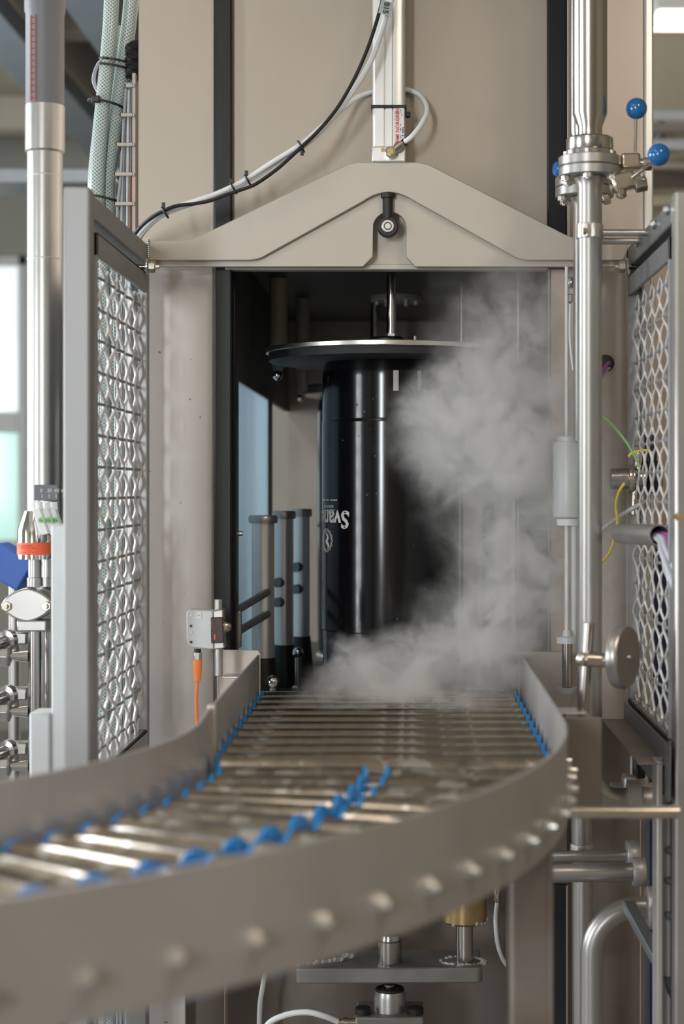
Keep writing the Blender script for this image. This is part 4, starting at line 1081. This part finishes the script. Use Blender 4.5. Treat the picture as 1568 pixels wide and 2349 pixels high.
for px in (79, 91): m.box(X(px - 1, dp), X(px + 1.5, dp), yl(px) - .001, yl(px) + .002, Z(240, dp), Z(45, dp))
for k in range(14): m.box(X(79, dp), X(92, dp), yl(85) - .0012, yl(79) + .002, Z(52 + k * 14, dp), Z(50 + k * 14, dp))
m.build('red_marking', 'red_paint', pp)
m = MB(); 
sc_ = MB().box(X(88, dp), X(142, dp), dp - R * 1.1, dp - R * 1.06, Z(1148, dp), Z(1112, dp)).build('scale_plate', 'pvc_grey', pp, bevel=.001)
for i, t_ in enumerate(('0', '20', '40', '60')):
    place_text(t_, S(11, dp), P(92 + 16 * i, 1129, dp - R * 1.12), (1, 0, 0), (0, 0, 1), 'label_white', sc_)
    q = P(97 + 16 * i, 1138, dp - R * 1.11); MB().obox(q, .0006, .0005, .004).build('scale_mark', 'label_white', sc_)
m = MB(); m.cyl((X(103, dp), dp, 0), (X(103, dp), dp, Z(1240, dp)), R * .8, seg=30); m.build('lower_section', 'satin_steel', pp)

# ================================================================== VALVE GROUP AT LEFT
dv = 3.28
def valve_head(cx, d, s, label, sticker):
    t = thing('valve_actuator', label, 'valve', (X(cx, d), d, Z(1700, d)), 'pneumatic valve actuators')
    r = S(40 * s, d)
    z1, z2, z3 = Z(1282, d), Z(1215, d), Z(1172, d)
    MB().lathe((X(cx, d), d, z1), (0, 0, 1), [(r, 0), (r, z2 - z1), (r * .62, z3 - z1), (r * .4, z3 - z1)], 28).build('housing', 'chrome', t)
    MB().cyl((X(cx, d), d, z3), (X(cx, d), d, Z(1150, d)), S(10, d)).build('top_cap', 'white_plastic', t, bevel=.002)
    MB().lathe((X(cx, d), d, Z(1345, d)), (0, 0, 1), [(S(18, d), 0), (S(18, d), Z(1325, d) - Z(1345, d)), (S(15, d), Z(1324, d) - Z(1345, d)), (S(15, d), z1 - Z(1345, d))], 20).build('neck', 'satin_steel', t)
    # oval body with two bolts
    q = P(cx - 18, 1388, d - .02); a = S(58, d); b_ = S(34, d)
    poly = [(q.x + a * math.copysign(abs(math.cos(t_)) ** 1.3, math.cos(t_)), q.z + b_ * 1.15 * math.copysign(abs(math.sin(t_)) ** 1.15, math.sin(t_))) for t_ in [2 * PI * i / 40 for i in range(40)]]
    MB().prism(poly, d - .022, d + .03).build('valve_body', 'satin_steel', t, bevel=.004)
    for sx in (-1, 1):
        c = Vector((q.x + sx * a * .78, d - .022, q.z - S(2, d)))
        o = MB().cyl(c, c + Vector((0, -.020, 0)), S(6, d), seg=12).build('bolt', 'nickel', t)
        MB().hexa(c, c + Vector((0, -.009, 0)), S(12, d)).build('nut', 'nickel', o, bevel=.0008)
    MB().obox(P(cx - 2, 1434, d), S(34, d), .022, S(13, d)).build('clamp', 'satin_steel', t, bevel=.003)
    MB().cyl((X(cx, d), d, 0.3), (X(cx, d), d, Z(1430, d)), S(15, d)).build('pipe', 'tube_steel', t)
    if sticker:
        st = MB().lathe((X(cx, d), d, Z(1272, d)), (0, 0, 1), [(r * 1.012, 0), (r * 1.012, Z(1244, d) - Z(1272, d))], 28, cap=False).build('sticker', 'orange_sticker', t)
        place_text('Vorsicht', S(10, d), Vector((X(cx - 30, d), d - r * 1.03, Z(1254, d))), (1, 0, 0), (0, 0, 1), 'red_paint', st)
        for q_, (py_, x_, w_) in enumerate(((1257.5, -28, 42), (1262.5, -18, 24), (1266.5, -24, 36), (1271, -14, 14))):
            strokes(Vector((X(cx + x_, d), d - r * 1.03, Z(py_, d))), (1, 0, 0), (0, 0, 1), S(w_, d), S(2.2, d), max(4, w_ // 3), 'red_paint', st)
    return t
valve_head(80, dv, 1.0, 'chromed valve actuator with orange warning sticker at far left', True)
valve_head(112, dv + .11, .85, 'rear chromed valve actuator half hidden behind the stickered one', False)
for i, px in enumerate((103, 121, 137)):
    d = dv - .075 + i * .012
    t = thing('white_valve', ['nearest slanted white valve with green dot', 'middle slanted white valve with green dot', 'farthest slanted white valve with green dot'][i], 'valve', P(px, 1230, d), 'white slanted valves')
    MB().obox(P(px - 8, 1196, d), S(9, d), .012, S(30, d), (1, 0, .15), (0, 1, 0), (-.35, 0, 1)).build('body', 'white_plastic', t, bevel=.002)
    MB().cyl(P(px - 12, 1170, d), P(px - 14, 1152, d), S(8, d)).build('plug', 'white_plastic', t, bevel=.001)
    MB().lathe(P(px - 8, 1193, d - .013), (0, -1, 0), [(S(7, d), 0), (S(7, d), .001)], 16).build('green_dot', 'green_sticker', t)
    place_text('FA', S(7, d), P(px - 13, 1196, d - .0145), (1, 0, -.1), (.1, 0, 1), 'black_print', t)
    MB().obox(P(px - 1, 1196, d + .004), S(2, d), .008, S(32, d), (1, 0, 0), (0, 1, 0), (-.35, 0, 1)).build('edge', 'black_plastic', t)
    MB().cyl(P(px - 2, 1222, d + .012), P(px - 2, 1238, d + .03), S(7, d)).build('stem', 'satin_steel', t)
# side branches with couplings
for k, py in enumerate((1505, 1632, 1757)):
    t = thing('pipe_coupling', ['topmost steel pipe coupling branching left from the valve pipe', 'middle steel pipe coupling branching left from the valve pipe', 'lowest steel pipe coupling branching left from the valve pipe'][k], 'coupling', P(66, py, dv), 'pipe couplings on the valve pipe')
    MB().lathe(P(67, py, dv), (-1, 0, 0), [(S(16, dv), 0), (S(10, dv), S(40, dv)), (S(10, dv), S(46, dv))], 18).build('reducer', 'tube_steel', t)
    MB().lathe(P(24, py, dv), (-1, 0, 0), [(S(20, dv), 0), (S(25, dv), .003), (S(25, dv), S(30, dv)), (S(20, dv), S(36, dv)), (S(12, dv), S(36, dv)), (S(12, dv), S(80, dv))], 8).build('union_nut', 'satin_steel', t, bevel=.001)
    b_ = MB().lathe(P(24, py - 38, dv + .02), (-.45, -1, -.1), [(S(24, dv), 0), (S(24, dv), .014), (S(13, dv), .016), (S(11, dv), .05)], 20).build('side_port', 'tube_steel', t)
    MB().obox(P(42, py - 42, dv + .03), S(24, dv), .02, S(14, dv)).build('bracket', 'satin_steel', t, bevel=.003)
# stepped support tube
t = thing('support_column', 'light grey stepped support column left of the guard post', 'column', (X(118, 2.9), 2.9, 0))
MB().box(X(117, 2.62), X(150, 2.62), 2.62, 2.67, 0, Z(1203, 2.62)).build('upright', 'cap_lightgrey', t, bevel=.003)
MB().box(X(68, 2.62), X(117, 2.62), 2.615, 2.675, 0, Z(1634, 2.62)).build('step', 'cap_lightgrey', t, bevel=.004)
# blue box tilted
c = P(28, 1298, 3.5)
o = MB().obox(c, S(46, 3.5), .04, S(38, 3.5), Vector((.86, 0, -.5)), (0, 1, 0), Vector((.5, 0, .86))).build('blue_box', 'blue_box', bevel=.004, loc=c)
tag(o, 'tilted blue plastic box behind the valves at far left', 'box')
o = MB().cyl((c.x, c.y + .02, 0), (c.x, c.y + .02, c.z), .012).build('box_stand', 'satin_steel', loc=(c.x, c.y, 0))
tag(o, 'thin steel stand under the tilted blue box', 'stand')

# ================================================================== PIPES AT RIGHT
dq = 2.80
def flange_assembly(cx, d, front):
    lab = 'front vertical steel pipe with flanged valve on the right of the chamber' if front else 'rear vertical steel pipe with flange just behind the front one'
    t = thing('vertical_pipe', lab, 'pipe', (X(cx, d), d, 0), 'vertical pipes right of the chamber')
    x = X(cx, d)
    f = 0 if front else 46
    s = 1.0 if front else .93
    def L(prof_px, name, mt, seg=36, bev=0, parent=t):
        # prof in (radius px, y px)
        base = Z(prof_px[0][1] + f, d)
        return MB().lathe((x, d, base), (0, 0, 1), [(S(r * s, d), Z(yy + f, d) - base) for r, yy in prof_px], seg).build(name, mt, parent, bevel=bev)
    MB().lathe((x, d, Z(318 + f, d)), (0, 0, 1), [(S(28 * s, d), 0), (S(28 * s, d), Z(292 + f, d) - Z(318 + f, d)), (S(40 * s, d), Z(262 + f, d) - Z(318 + f, d)), (S(40 * s, d), CEIL - Z(318 + f, d))], 40).build('upper_pipe', 'tube_steel', t)
    L([(52, 349), (54, 346), (54, 320), (50, 316)], 'union_nut', 'tube_steel', 16)
    L([(60, 362), (60, 350)], 'collar', 'tube_steel')
    L([(70, 384), (72, 382), (72, 363), (70, 361)], 'upper_flange', 'satin_steel')
    L([(70, 407), (72, 405), (72, 387), (70, 385)], 'lower_flange', 'satin_steel')
    for a in range(0, 360, 60):
        r = math.radians(a + 20); R_ = S(60 * s, d)
        q = Vector((x + R_ * math.cos(r), d + R_ * math.sin(r), Z(420 + f, d)))
        o = MB().cyl(q, q + Vector((0, 0, Z(352, d) - Z(420, d))), S(6, d), seg=12).build('flange_bolt', 'bright_steel', t)
        MB().hexa(q + Vector((0, 0, S(2, d))), q + Vector((0, 0, S(13, d))), S(11, d)).build('nut', 'bright_steel', o, bevel=.0006)
    low_end = 1735 if front else 1012
    MB().lathe((x, d, Z(low_end, d)), (0, 0, 1), [(S(28 * s, d), 0), (S(28 * s, d), Z(430 + f, d) - Z(low_end, d)), (S(36 * s, d), Z(408 + f, d) - Z(low_end, d))], 36).build('lower_pipe', 'satin_steel', t)
    return t
fp = flange_assembly(1352, dq, True)
rp = flange_assembly(1340, dq + .16, False)
# bend at the foot of the front pipe
x = X(1352, dq); pts = [(x, dq, Z(1733, dq)), (x, dq, Z(1770, dq))]
zb3 = Z(1770, dq); rb = S(70, dq)
for i in range(1, 11):
    a = PI / 2 * i / 10; pts.append((x + rb * (1 - math.cos(a)), dq + .02 * i / 10, zb3 - rb * math.sin(a)))
pts.append((x + rb + S(40, dq), dq + .02, zb3 - rb))
MB().tube(pts, S(28, dq), 24).build('bend', 'satin_steel', fp)
MB().lathe((x + rb + S(20, dq), dq + .02, zb3 - rb), (1, 0, 0), [(S(44, dq), 0), (S(44, dq), .02), (S(30, dq), .022), (S(30, dq), .09)], 28).build('bend_coupling', 'guide_steel', fp)
# pipe clamp and holding rods to the guard
q = P(1352, 531, dq)
cl = MB().lathe((q.x, q.y, q.z - S(17, dq)), (0, 0, 1), [(S(31, dq), 0), (S(31, dq), S(34, dq))], 32).build('pipe_clamp', 'bright_steel', fp, bevel=.001)
for sx in (-6, 10): MB().obox(P(1352 + sx, 528, dq - S(33, dq)), S(3, dq), .010, S(16, dq)).build('clamp_ear', 'bright_steel', cl, bevel=.001)
MB().hexa(P(1336, 530, dq - .03), P(1347, 530, dq - .03), S(8, dq)).build('clamp_nut', 'nickel', cl)
for py, d in ((534, dq), (553, dq + .08)):
    MB().cyl(P(1378, py, d), Vector((.395, d, Z(py, d))), S(8, dq)).build('holding_rod', 'satin_steel', fp)
# two lever valves with blue balls
dvl = 2.80
vb = thing('lever_valve', 'small brass-toned valve with an upright lever and blue ball knob', 'valve', P(1440, 420, dvl), 'lever valves with blue balls')
MB().obox(P(1444, 372, dvl), S(22, dvl), .016, S(18, dvl)).build('body', 'nickel', vb, bevel=.004)
MB().cyl(P(1410, 376, dvl), P(1480, 376, dvl), S(13, dvl)).build('port', 'nickel', vb)
MB().cyl(P(1456, 358, dvl), P(1458, 262, dvl), S(3.6, dvl), seg=12).build('lever', 'chrome', vb)
MB().sphere(P(1459, 249, dvl), S(24.5, dvl), 28, 14).build('ball_knob', 'blue_ball', vb)
MB().hexa(P(1474, 376, dvl), P(1494, 376, dvl), S(16, dvl)).build('end_nut', 'nickel', vb, bevel=.001)
vc = thing('lever_valve', 'small brass-toned valve with a blue ball knob pointing at the viewer', 'valve', P(1440, 440, dvl - .03), 'lever valves with blue balls')
MB().obox(P(1428, 418, dvl - .02), S(26, dvl), .014, S(20, dvl), (1, 0, .25), (0, 1, 0), (-.25, 0, 1)).build('body', 'nickel', vc, bevel=.005)
MB().cyl(P(1400, 432, dvl - .02), P(1470, 412, dvl - .02), S(12, dvl)).build('port', 'nickel', vc)
MB().hexa(P(1455, 425, dvl - .02), P(1482, 420, dvl - .02), S(18, dvl)).build('end_nut', 'nickel', vc, bevel=.001)
MB().lathe(P(1424, 440, dvl - .03), (0, -.5, -1), [(S(12, dvl), 0), (S(12, dvl), .008), (S(6, dvl), .012)], 12).build('plug', 'nickel', vc)
MB().cyl(P(1450, 408, dvl - .03), P(1500, 365, dvl - .10), S(5, dvl), seg=12).build('lever', 'chrome', vc)
MB().sphere(P(1510, 355, dvl - .11), S(26, dvl - .11), 28, 14).build('ball_knob', 'blue_ball', vc)
q = P(1281, 388, dq + .01)
MB().lathe(q, (-1, -.35, 0), [(S(17, dq), 0), (S(17, dq), .004), (S(14, dq), .007)], 20).build('blue_cap', 'blue_ball', fp)

# slim actuator left of the pipe
da = 3.0
ac = thing('slim_actuator', 'light grey cylindrical actuator on thin rods left of the vertical pipe', 'actuator', (X(1301, da), da, ZC - .37))
ax_ = X(1301, da)
MB().lathe((ax_, da, Z(1190, da)), (0, 0, 1), [(S(22, da), 0), (S(33, da), .003), (S(34, da), .006), (S(34, da), Z(1022, da) - Z(1190, da)), (S(31, da), Z(1014, da) - Z(1190, da)), (S(24, da), Z(1012, da) - Z(1190, da))], 32).build('canister', 'cap_lightgrey', ac)
MB().cyl((ax_, da, Z(1013, da)), (ax_, da, Z(1002, da)), S(25, da)).build('top_collar', 'cap_lightgrey', ac)
MB().cyl((ax_, da, Z(1205, da)), (ax_, da, Z(1190, da)), S(25, da)).build('bottom_collar', 'white_plastic', ac)
MB().cyl((X(1299, da), da, Z(1000, da)), (X(1299, da), da, Z(612, da)), S(4, da)).build('upper_rod', 'white_plastic', ac)
MB().tube(spline([(X(1306, da), da - .01, Z(700, da)), (X(1305, da), da - .015, Z(780, da)), (X(1313, da), da - .01, Z(850, da))]), S(3, da), 8).build('air_line', 'white_hose', ac)
MB().cyl((X(1299, da), da, Z(1460, da)), (X(1299, da), da, Z(1203, da)), S(4.5, da)).build('lower_rod', 'white_plastic', ac)
MB().cyl((X(1318, da), da + .02, Z(1460, da)), (X(1318, da), da + .02, Z(1203, da)), S(6, da)).build('lower_rod', 'white_plastic', ac)
MB().lathe((X(1300, da), da, Z(1475, da)), (0, 0, 1), [(S(26, da), 0), (S(26, da), S(14, da)), (S(12, da), S(16, da)), (S(9, da), S(30, da))], 26).build('flange', 'cap_lightgrey', ac)
MB().cyl((X(1300, da), da, Z(1575, da)), (X(1300, da), da, Z(1475, da)), S(12, da)).build('lower_stem', 'tube_steel', ac)
MB().lathe((X(1300, da), da, Z(1590, da)), (0, 0, 1), [(S(22, da), 0), (S(24, da), .003), (S(24, da), .010)], 26).build('foot_flange', 'cap_lightgrey', ac)
MB().sphere(P(1310, 648, da + .02), S(14, da), 16, 8).build('joint_ball', 'chrome', ac)
MB().obox(P(1304, 685, da + .01), S(8, da), .008, S(10, da)).build('joint_block', 'satin_steel', ac, bevel=.002)

# valve behind right guard, conduit with cables
dw = 3.0
wv = thing('cross_valve', 'horizontal steel valve body with dark end cap behind the right pipe', 'valve', P(1450, 1095, dw))
MB().cyl(P(1400, 1098, dw + .02), P(1480, 1098, dw + .02), S(24, dw)).build('body', 'tube_steel', wv)
MB().lathe(P(1440, 1098, dw + .02), (1, 0, 0), [(S(32, dw), 0), (S(32, dw), S(12, dw))], 28).build('clamp_ring', 'nickel', wv)
MB().lathe(P(1484, 1095, dw + .02), (1, 0, 0), [(S(36, dw), 0), (S(38, dw), .004), (S(38, dw), .02), (S(30, dw), .024)], 28).build('end_cap', 'black_plastic', wv)
MB().cyl(P(1463, 1075, dw + .02), P(1463, 1035, dw + .02), S(12, dw)).build('stem', 'nickel', wv)
MB().obox(P(1488, 1030, dw + .03), S(16, dw), .012, S(32, dw)).build('bracket', 'black_plastic', wv, bevel=.003)
MB().cyl(P(1455, 1125, dw + .02), P(1452, 1180, dw + .02), S(8, dw)).build('drain', 'nickel', wv)
MB().tube(spline([P(1478, 1150, dw), P(1430, 1178, dw), P(1375, 1218, dw)]), S(5, dw), 8).build('pipe_line', 'light_cable', wv)
for pts, mt, lab in (([(1382, 955), (1405, 975), (1440, 1020), (1468, 1072)], 'green_wire', 'green and yellow earth wire slanting down to the right valve'), ([(1440, 1048), (1452, 1038), (1480, 1033), (1498, 1040)], 'yellow_wire', 'short yellow earth wire end curving over the right valve'), ([(1432, 1108), (1418, 1130), (1412, 1160), (1415, 1205), (1400, 1262), (1380, 1290)], 'yellow_wire', 'thin yellow wire hanging in an arc in front of the conduit')):
    q = [P(a, b_, 2.93) for a, b_ in pts]
    o = MB().tube(spline(q), S(3.2, 2.93), 8).build('earth_wire', mt, loc=q[0]); tag(o, lab, 'wire')
dcn = 2.62
cn = thing('cable_conduit', 'short open steel conduit tube pointing at the viewer at right', 'conduit', P(1420, 1222, dcn + .2))
c0, c1 = P(1424, 1224, dcn + .22), P(1512, 1228, dcn)
m = MB(); dirn = (c1 - c0)
m.lathe(c0, dirn, [(S(25, dcn), 0), (S(25, dcn), dirn.length), (S(22, dcn), dirn.length), (S(22, dcn), dirn.length - .08)], 28, cap=False); m.build('tube', 'satin_steel', cn)
MB().lathe(c0 + dirn.normalized() * .001, dirn, [(S(22, dcn), 0), (S(22, dcn), .004)], 24).build('inner_plug', 'black_rubber', cn)
for i, (mt, dx, dz, lab) in enumerate((('light_cable', -7, -6, 'pale grey cable, leftmost of those leaving the open conduit'), ('light_cable', -1, 2, 'pale grey cable, second of those leaving the open conduit'), ('purple_cable', 6, 6, 'purple cable leaving the open conduit, left of its twin'), ('purple_cable', 12, 10, 'purple cable leaving the open conduit, rightmost'), ('grey_cable', 4, -3, 'dark grey cable between the pale and purple ones at the conduit'))):
    pts = [c0.lerp(c1, .4) + Vector((S(dx * .8, dcn), 0, S(dz * .5, dcn))), c1 + Vector((S(dx * .9, dcn), -.005, S(dz * .6 - 4, dcn))), P(1528 + dx * 1.5, 1262 - dz * 1.2, dcn - .05), P(1556 + dx * 1.6, 1335 - dz * 2, dcn - .08), P(1580 + dx * 1.8, 1420 - dz * 2, dcn - .10), P(1600 + dx * 2, 1560, dcn - .1), P(1610 + dx * 2, 1800, dcn - .1)]
    o = MB().tube(spline(pts), S(6.5, dcn), 10).build('conduit_cable', mt, loc=pts[1]); tag(o, lab, 'cable', 'cables from the open conduit')
o = MB().cyl(P(1545, 1185, 2.56), P(1556, 1185, 2.50), S(10, 2.5)).build('brass_plug', 'brass', loc=P(1545, 1185, 2.56)); tag(o, 'small brass plug on the right guard post above the conduit', 'plug')

# cabinet behind right mesh
o = MB().box(X(1490, 3.35), X(1640, 3.35), 3.35, 3.6, 0, Z(1260, 3.35)).build('control_cabinet', 'navy_panel', bevel=.004, loc=(X(1560, 3.35), 3.35, 0)); tag(o, 'dark navy cabinet seen through the right wire mesh', 'cabinet')
o = MB().box(X(1497, 3.5), X(1700, 3.5), 3.62, 3.66, 0, Z(560, 3.5)).build('tan_partition', 'sheet_steel', bevel=.003, loc=(X(1560, 3.5), 3.62, 0)); tag(o, 'tan steel partition behind the upper right wire mesh', 'partition')

# lower right: tray, frame, pipes
t = thing('side_frame', 'dark steel side frame with channel post and slanted brace at lower right', 'frame', (.40, 2.5, 0))
MB().box(.372, .374, 2.5, 3.04, ZC - .45, ZC - .37).build('tray_side', 'dark_frame', t, bevel=.001)
MB().box(.334, .374, 2.55, 3.04, ZC - .405, ZC - .402).build('tray_shelf', 'lower_sheet', t, bevel=.001)
dch = 2.55
MB().box(X(1506, dch), X(1520, dch), dch, dch + .05, ZC - .86, ZC - .40).build('channel_web', 'guide_steel', t, bevel=.002)
MB().box(X(1520, dch), X(1546, dch), dch + .03, dch + .05, ZC - .86, ZC - .40).build('channel_back', 'guide_steel', t, bevel=.002)
MB().box(X(1546, dch), X(1562, dch), dch, dch + .05, 0, ZC - .40).build('channel_flange', 'dark_frame', t, bevel=.002)
m = MB(); a_ = P(1440, 2075, 2.7); b_ = P(1556, 2290, 2.56); dr_ = (b_ - a_); 
m.obox((a_ + b_) / 2, .009, dr_.length / 2, .010, (1, 0, .0), dr_.normalized(), Vector((1, 0, 0)).cross(dr_.normalized())); m.build('slanted_brace', 'dark_frame', t, bevel=.001)
for py in (1730, 1850, 1950, 2020, 2100):
    MB().lathe(P(1533, py, dch + .028), (0, -1, 0), [(.006, 0), (.006, .004), (.003, .006)], 10).build('rivet', 'dark_frame', t)
dpp = 2.85
def rpipe(name, pts, r, mt, label, coup=None, grp=None):
    t = thing(name, label, 'pipe', pts[-1], grp)
    MB().tube(pts, r, 24).build('tube', mt, t)
    for c, ax, rr, ln in (coup or []):
        MB().lathe(c, ax, [(rr * .95, 0), (rr, .002), (rr, ln - .002), (rr * .95, ln)], 28).build('coupling', 'guide_steel', t)
    return t
rpipe('drain_pipe', [P(1331, 1790, dpp + .1), P(1335, 2000, dpp + .1), P(1336, 2700, dpp + .1)], S(25, dpp), 'satin_steel', 'upright drain pipe behind the horizontal pipes at lower right', [(P(1333, 1935, dpp + .1), (0, 0, -1), S(27, dpp), .03)])
rpipe('drain_pipe', [P(1255, 1966, dpp + .04), P(1450, 1962, dpp + .04)], S(14, dpp), 'satin_steel', 'upper horizontal pipe at lower right', [(P(1436, 1962, dpp + .04), (1, 0, 0), S(36, dpp), .02)])
rpipe('drain_pipe', [P(1255, 2003, dpp - .06), P(1460, 2000, dpp - .06)], S(21, dpp), 'satin_steel', 'lower horizontal pipe at lower right', [(P(1450, 2000, dpp - .06), (1, 0, 0), S(32, dpp), .02)])
xe, ye = P(1356, 2200, dpp - .1).x, dpp - .1
pts = [Vector((xe, ye, 0)), Vector((xe, ye, Z(2190, ye)))]
rb = S(108, ye); zt5 = Z(2190, ye)
for i in range(1, 13):
    a = PI / 2 * i / 12; pts.append(Vector((xe + rb * (1 - math.cos(a)), ye, zt5 + rb * math.sin(a))))
pts.append(pts[-1] + Vector((S(30, ye), 0, 0)))
rpipe('drain_pipe', pts, S(26, ye), 'satin_steel', 'bent drain pipe curving down at the lower right corner', [(pts[-1] + Vector((-.008, 0, 0)), (1, 0, 0), S(48, ye), .025)])
# small valve at lower right under the guard
t = thing('drain_valve', 'dark drain valve with a small bolt under the right guard tray', 'valve', P(1450, 1850, 2.9))
MB().obox(P(1455, 1800, 2.9), S(28, 2.9), .02, S(24, 2.9)).build('body', 'guide_steel', t, bevel=.005)
MB().cyl(P(1400, 1815, 2.9), P(1500, 1815, 2.9), S(20, 2.9)).build('port', 'guide_steel', t)
MB().cyl(P(1450, 1780, 2.9), P(1450, 1735, 2.9), S(7, 2.9)).build('stem', 'satin_steel', t)
MB().sphere(P(1451, 1733, 2.9), S(7, 2.9), 12, 6).build('stem_cap', 'bright_steel', t)
MB().obox(P(1468, 1770, 2.88), S(10, 2.9), .008, S(14, 2.9)).build('switch_box', 'black_plastic', t, bevel=.002)
MB().cyl(P(1470, 1790, 2.9), Vector((.372, 2.9, Z(1740, 2.9))), S(8, 2.9)).build('support', 'dark_frame', t)
t = thing('lower_panel', 'brown sheet steel panel behind the bent drain pipe', 'panel', (X(1400, 3.3), 3.3, 0))
MB().box(X(1265, 3.3), X(1480, 3.3), 3.3, 3.31, 0, Z(1640, 3.3)).build('sheet', 'lower_sheet', t, bevel=.001)
MB().box(X(1466, 3.3), X(1469, 3.3), 3.296, 3.3, 0, Z(1640, 3.3)).build('seam', 'guide_steel', t)
m = MB(); m.box(X(1262, 3.2), X(1300, 3.2), 3.2, 3.21, .2, Z(2030, 3.2)); m.build('dark_slot', 'black_rubber', t)
MB().box(X(1297, 3.2), X(1301, 3.2), 3.195, 3.205, .2, Z(2030, 3.2)).build('slot_edge', 'bright_steel', t)

# ================================================================== STEAM
def steam():
    bx0, bx1 = X(640, 3.0), X(1460, 3.0)
    y0, y1 = 2.60, 3.165
    z0, z1 = ZC - .352, Z(560, 3.05)
    o = MB().box(bx0, bx1, y0, y1, z0, z1).build('steam', 'water', smooth=False, loc=((bx0 + bx1) / 2, 2.9, z0))
    m = bpy.data.materials.new('steam_cloud'); m.use_nodes = True
    nt = m.node_tree; nt.nodes.remove(nt.nodes['Principled BSDF']); out = nt.nodes['Material Output']
    geo = nt.nodes.new('ShaderNodeNewGeometry')
    def math_(op, a, b=None, clamp=False):
        n = nt.nodes.new('ShaderNodeMath'); n.operation = op; n.use_clamp = clamp
        for i, v in enumerate((a, b)):
            if v is None: continue
            if isinstance(v, (int, float)): n.inputs[i].default_value = v
            else: nt.links.new(v, n.inputs[i])
        return n.outputs[0]
    # warp positions with low-frequency noise
    wn = nt.nodes.new('ShaderNodeTexNoise'); wn.inputs['Scale'].default_value = 9; wn.inputs['Detail'].default_value = 3
    nt.links.new(geo.outputs['Position'], wn.inputs['Vector'])
    sb = nt.nodes.new('ShaderNodeVectorMath'); sb.operation = 'SUBTRACT'; sb.inputs[1].default_value = (.5, .5, .5)
    nt.links.new(wn.outputs['Color'], sb.inputs[0])
    sc = nt.nodes.new('ShaderNodeVectorMath'); sc.operation = 'SCALE'; sc.inputs['Scale'].default_value = .16
    nt.links.new(sb.outputs[0], sc.inputs[0])
    ad = nt.nodes.new('ShaderNodeVectorMath'); nt.links.new(geo.outputs['Position'], ad.inputs[0]); nt.links.new(sc.outputs[0], ad.inputs[1])
    total = None
    #        px    py    d    rx   ry   weight (radii in pixels)
    blobs = [(1010, 990, 3.06, 130, 150, 1.0), (1120, 920, 3.08, 170, 210, .9), (1180, 760, 3.08, 190, 220, .55), (1150, 1180, 3.06, 190, 260, .35), (1100, 1060, 3.06, 200, 110, 1.0),
             (1230, 1010, 3.06, 190, 200, .75), (1230, 1290, 3.06, 160, 200, .75), (1120, 1420, 3.06, 170, 130, .9), (1000, 1510, 3.05, 190, 90, 1.1),
             (860, 1560, 3.03, 170, 60, 1.0), (1150, 1540, 3.03, 150, 110, .7), (900, 1610, 2.96, 240, 60, .6), (820, 1655, 2.80, 190, 60, .5), (1010, 1640, 2.85, 220, 70, .5), (1340, 1060, 3.04, 120, 260, .5), (1390, 1300, 3.02, 110, 300, .2), (790, 1520, 3.08, 60, 40, .8)]
    for px, py, d, rx, ry, wt in blobs:
        c = P(px, py, d)
        s1 = nt.nodes.new('ShaderNodeVectorMath'); s1.operation = 'SUBTRACT'; s1.inputs[1].default_value = c
        nt.links.new(ad.outputs[0], s1.inputs[0])
        s2 = nt.nodes.new('ShaderNodeVectorMath'); s2.operation = 'MULTIPLY'; s2.inputs[1].default_value = (1 / S(rx, d), 1 / .14, 1 / S(ry, d))
        nt.links.new(s1.outputs[0], s2.inputs[0])
        ln = nt.nodes.new('ShaderNodeVectorMath'); ln.operation = 'LENGTH'; nt.links.new(s2.outputs[0], ln.inputs[0])
        mr = nt.nodes.new('ShaderNodeMapRange'); mr.interpolation_type = 'SMOOTHSTEP'
        mr.inputs['From Min'].default_value = 0.0; mr.inputs['From Max'].default_value = 1.15
        mr.inputs['To Min'].default_value = wt; mr.inputs['To Max'].default_value = 0
        nt.links.new(ln.outputs['Value'], mr.inputs['Value'])
        total = mr.outputs[0] if total is None else math_('ADD', total, mr.outputs[0])
    total = math_('MINIMUM', total, 1.3)
    fn = nt.nodes.new('ShaderNodeTexNoise'); fn.inputs['Scale'].default_value = 17; fn.inputs['Detail'].default_value = 5; fn.inputs['Roughness'].default_value = .6; fn.inputs['Distortion'].default_value = .6
    nt.links.new(ad.outputs[0], fn.inputs['Vector'])
    mr = nt.nodes.new('ShaderNodeMapRange'); mr.interpolation_type = 'SMOOTHSTEP'
    mr.inputs['From Min'].default_value = .38; mr.inputs['From Max'].default_value = .66; mr.inputs['To Min'].default_value = .10; mr.inputs['To Max'].default_value = 1
    nt.links.new(fn.outputs['Fac'], mr.inputs['Value'])
    dens = math_('MULTIPLY', math_('MULTIPLY', total, mr.outputs[0]), 34.0)
    vs = nt.nodes.new('ShaderNodeVolumeScatter'); vs.inputs['Color'].default_value = (.985, .99, 1, 1); vs.inputs['Anisotropy'].default_value = 0.0
    nt.links.new(dens, vs.inputs['Density'])
    nt.links.new(vs.outputs[0], out.inputs['Volume'])
    try: m.cycles.volume_step_rate = 0.4
    except Exception: pass
    o.data.materials.clear(); o.data.materials.append(m)
    tag(o, 'white steam billowing from the chamber over the rollers', 'steam', kind='stuff')
steam()
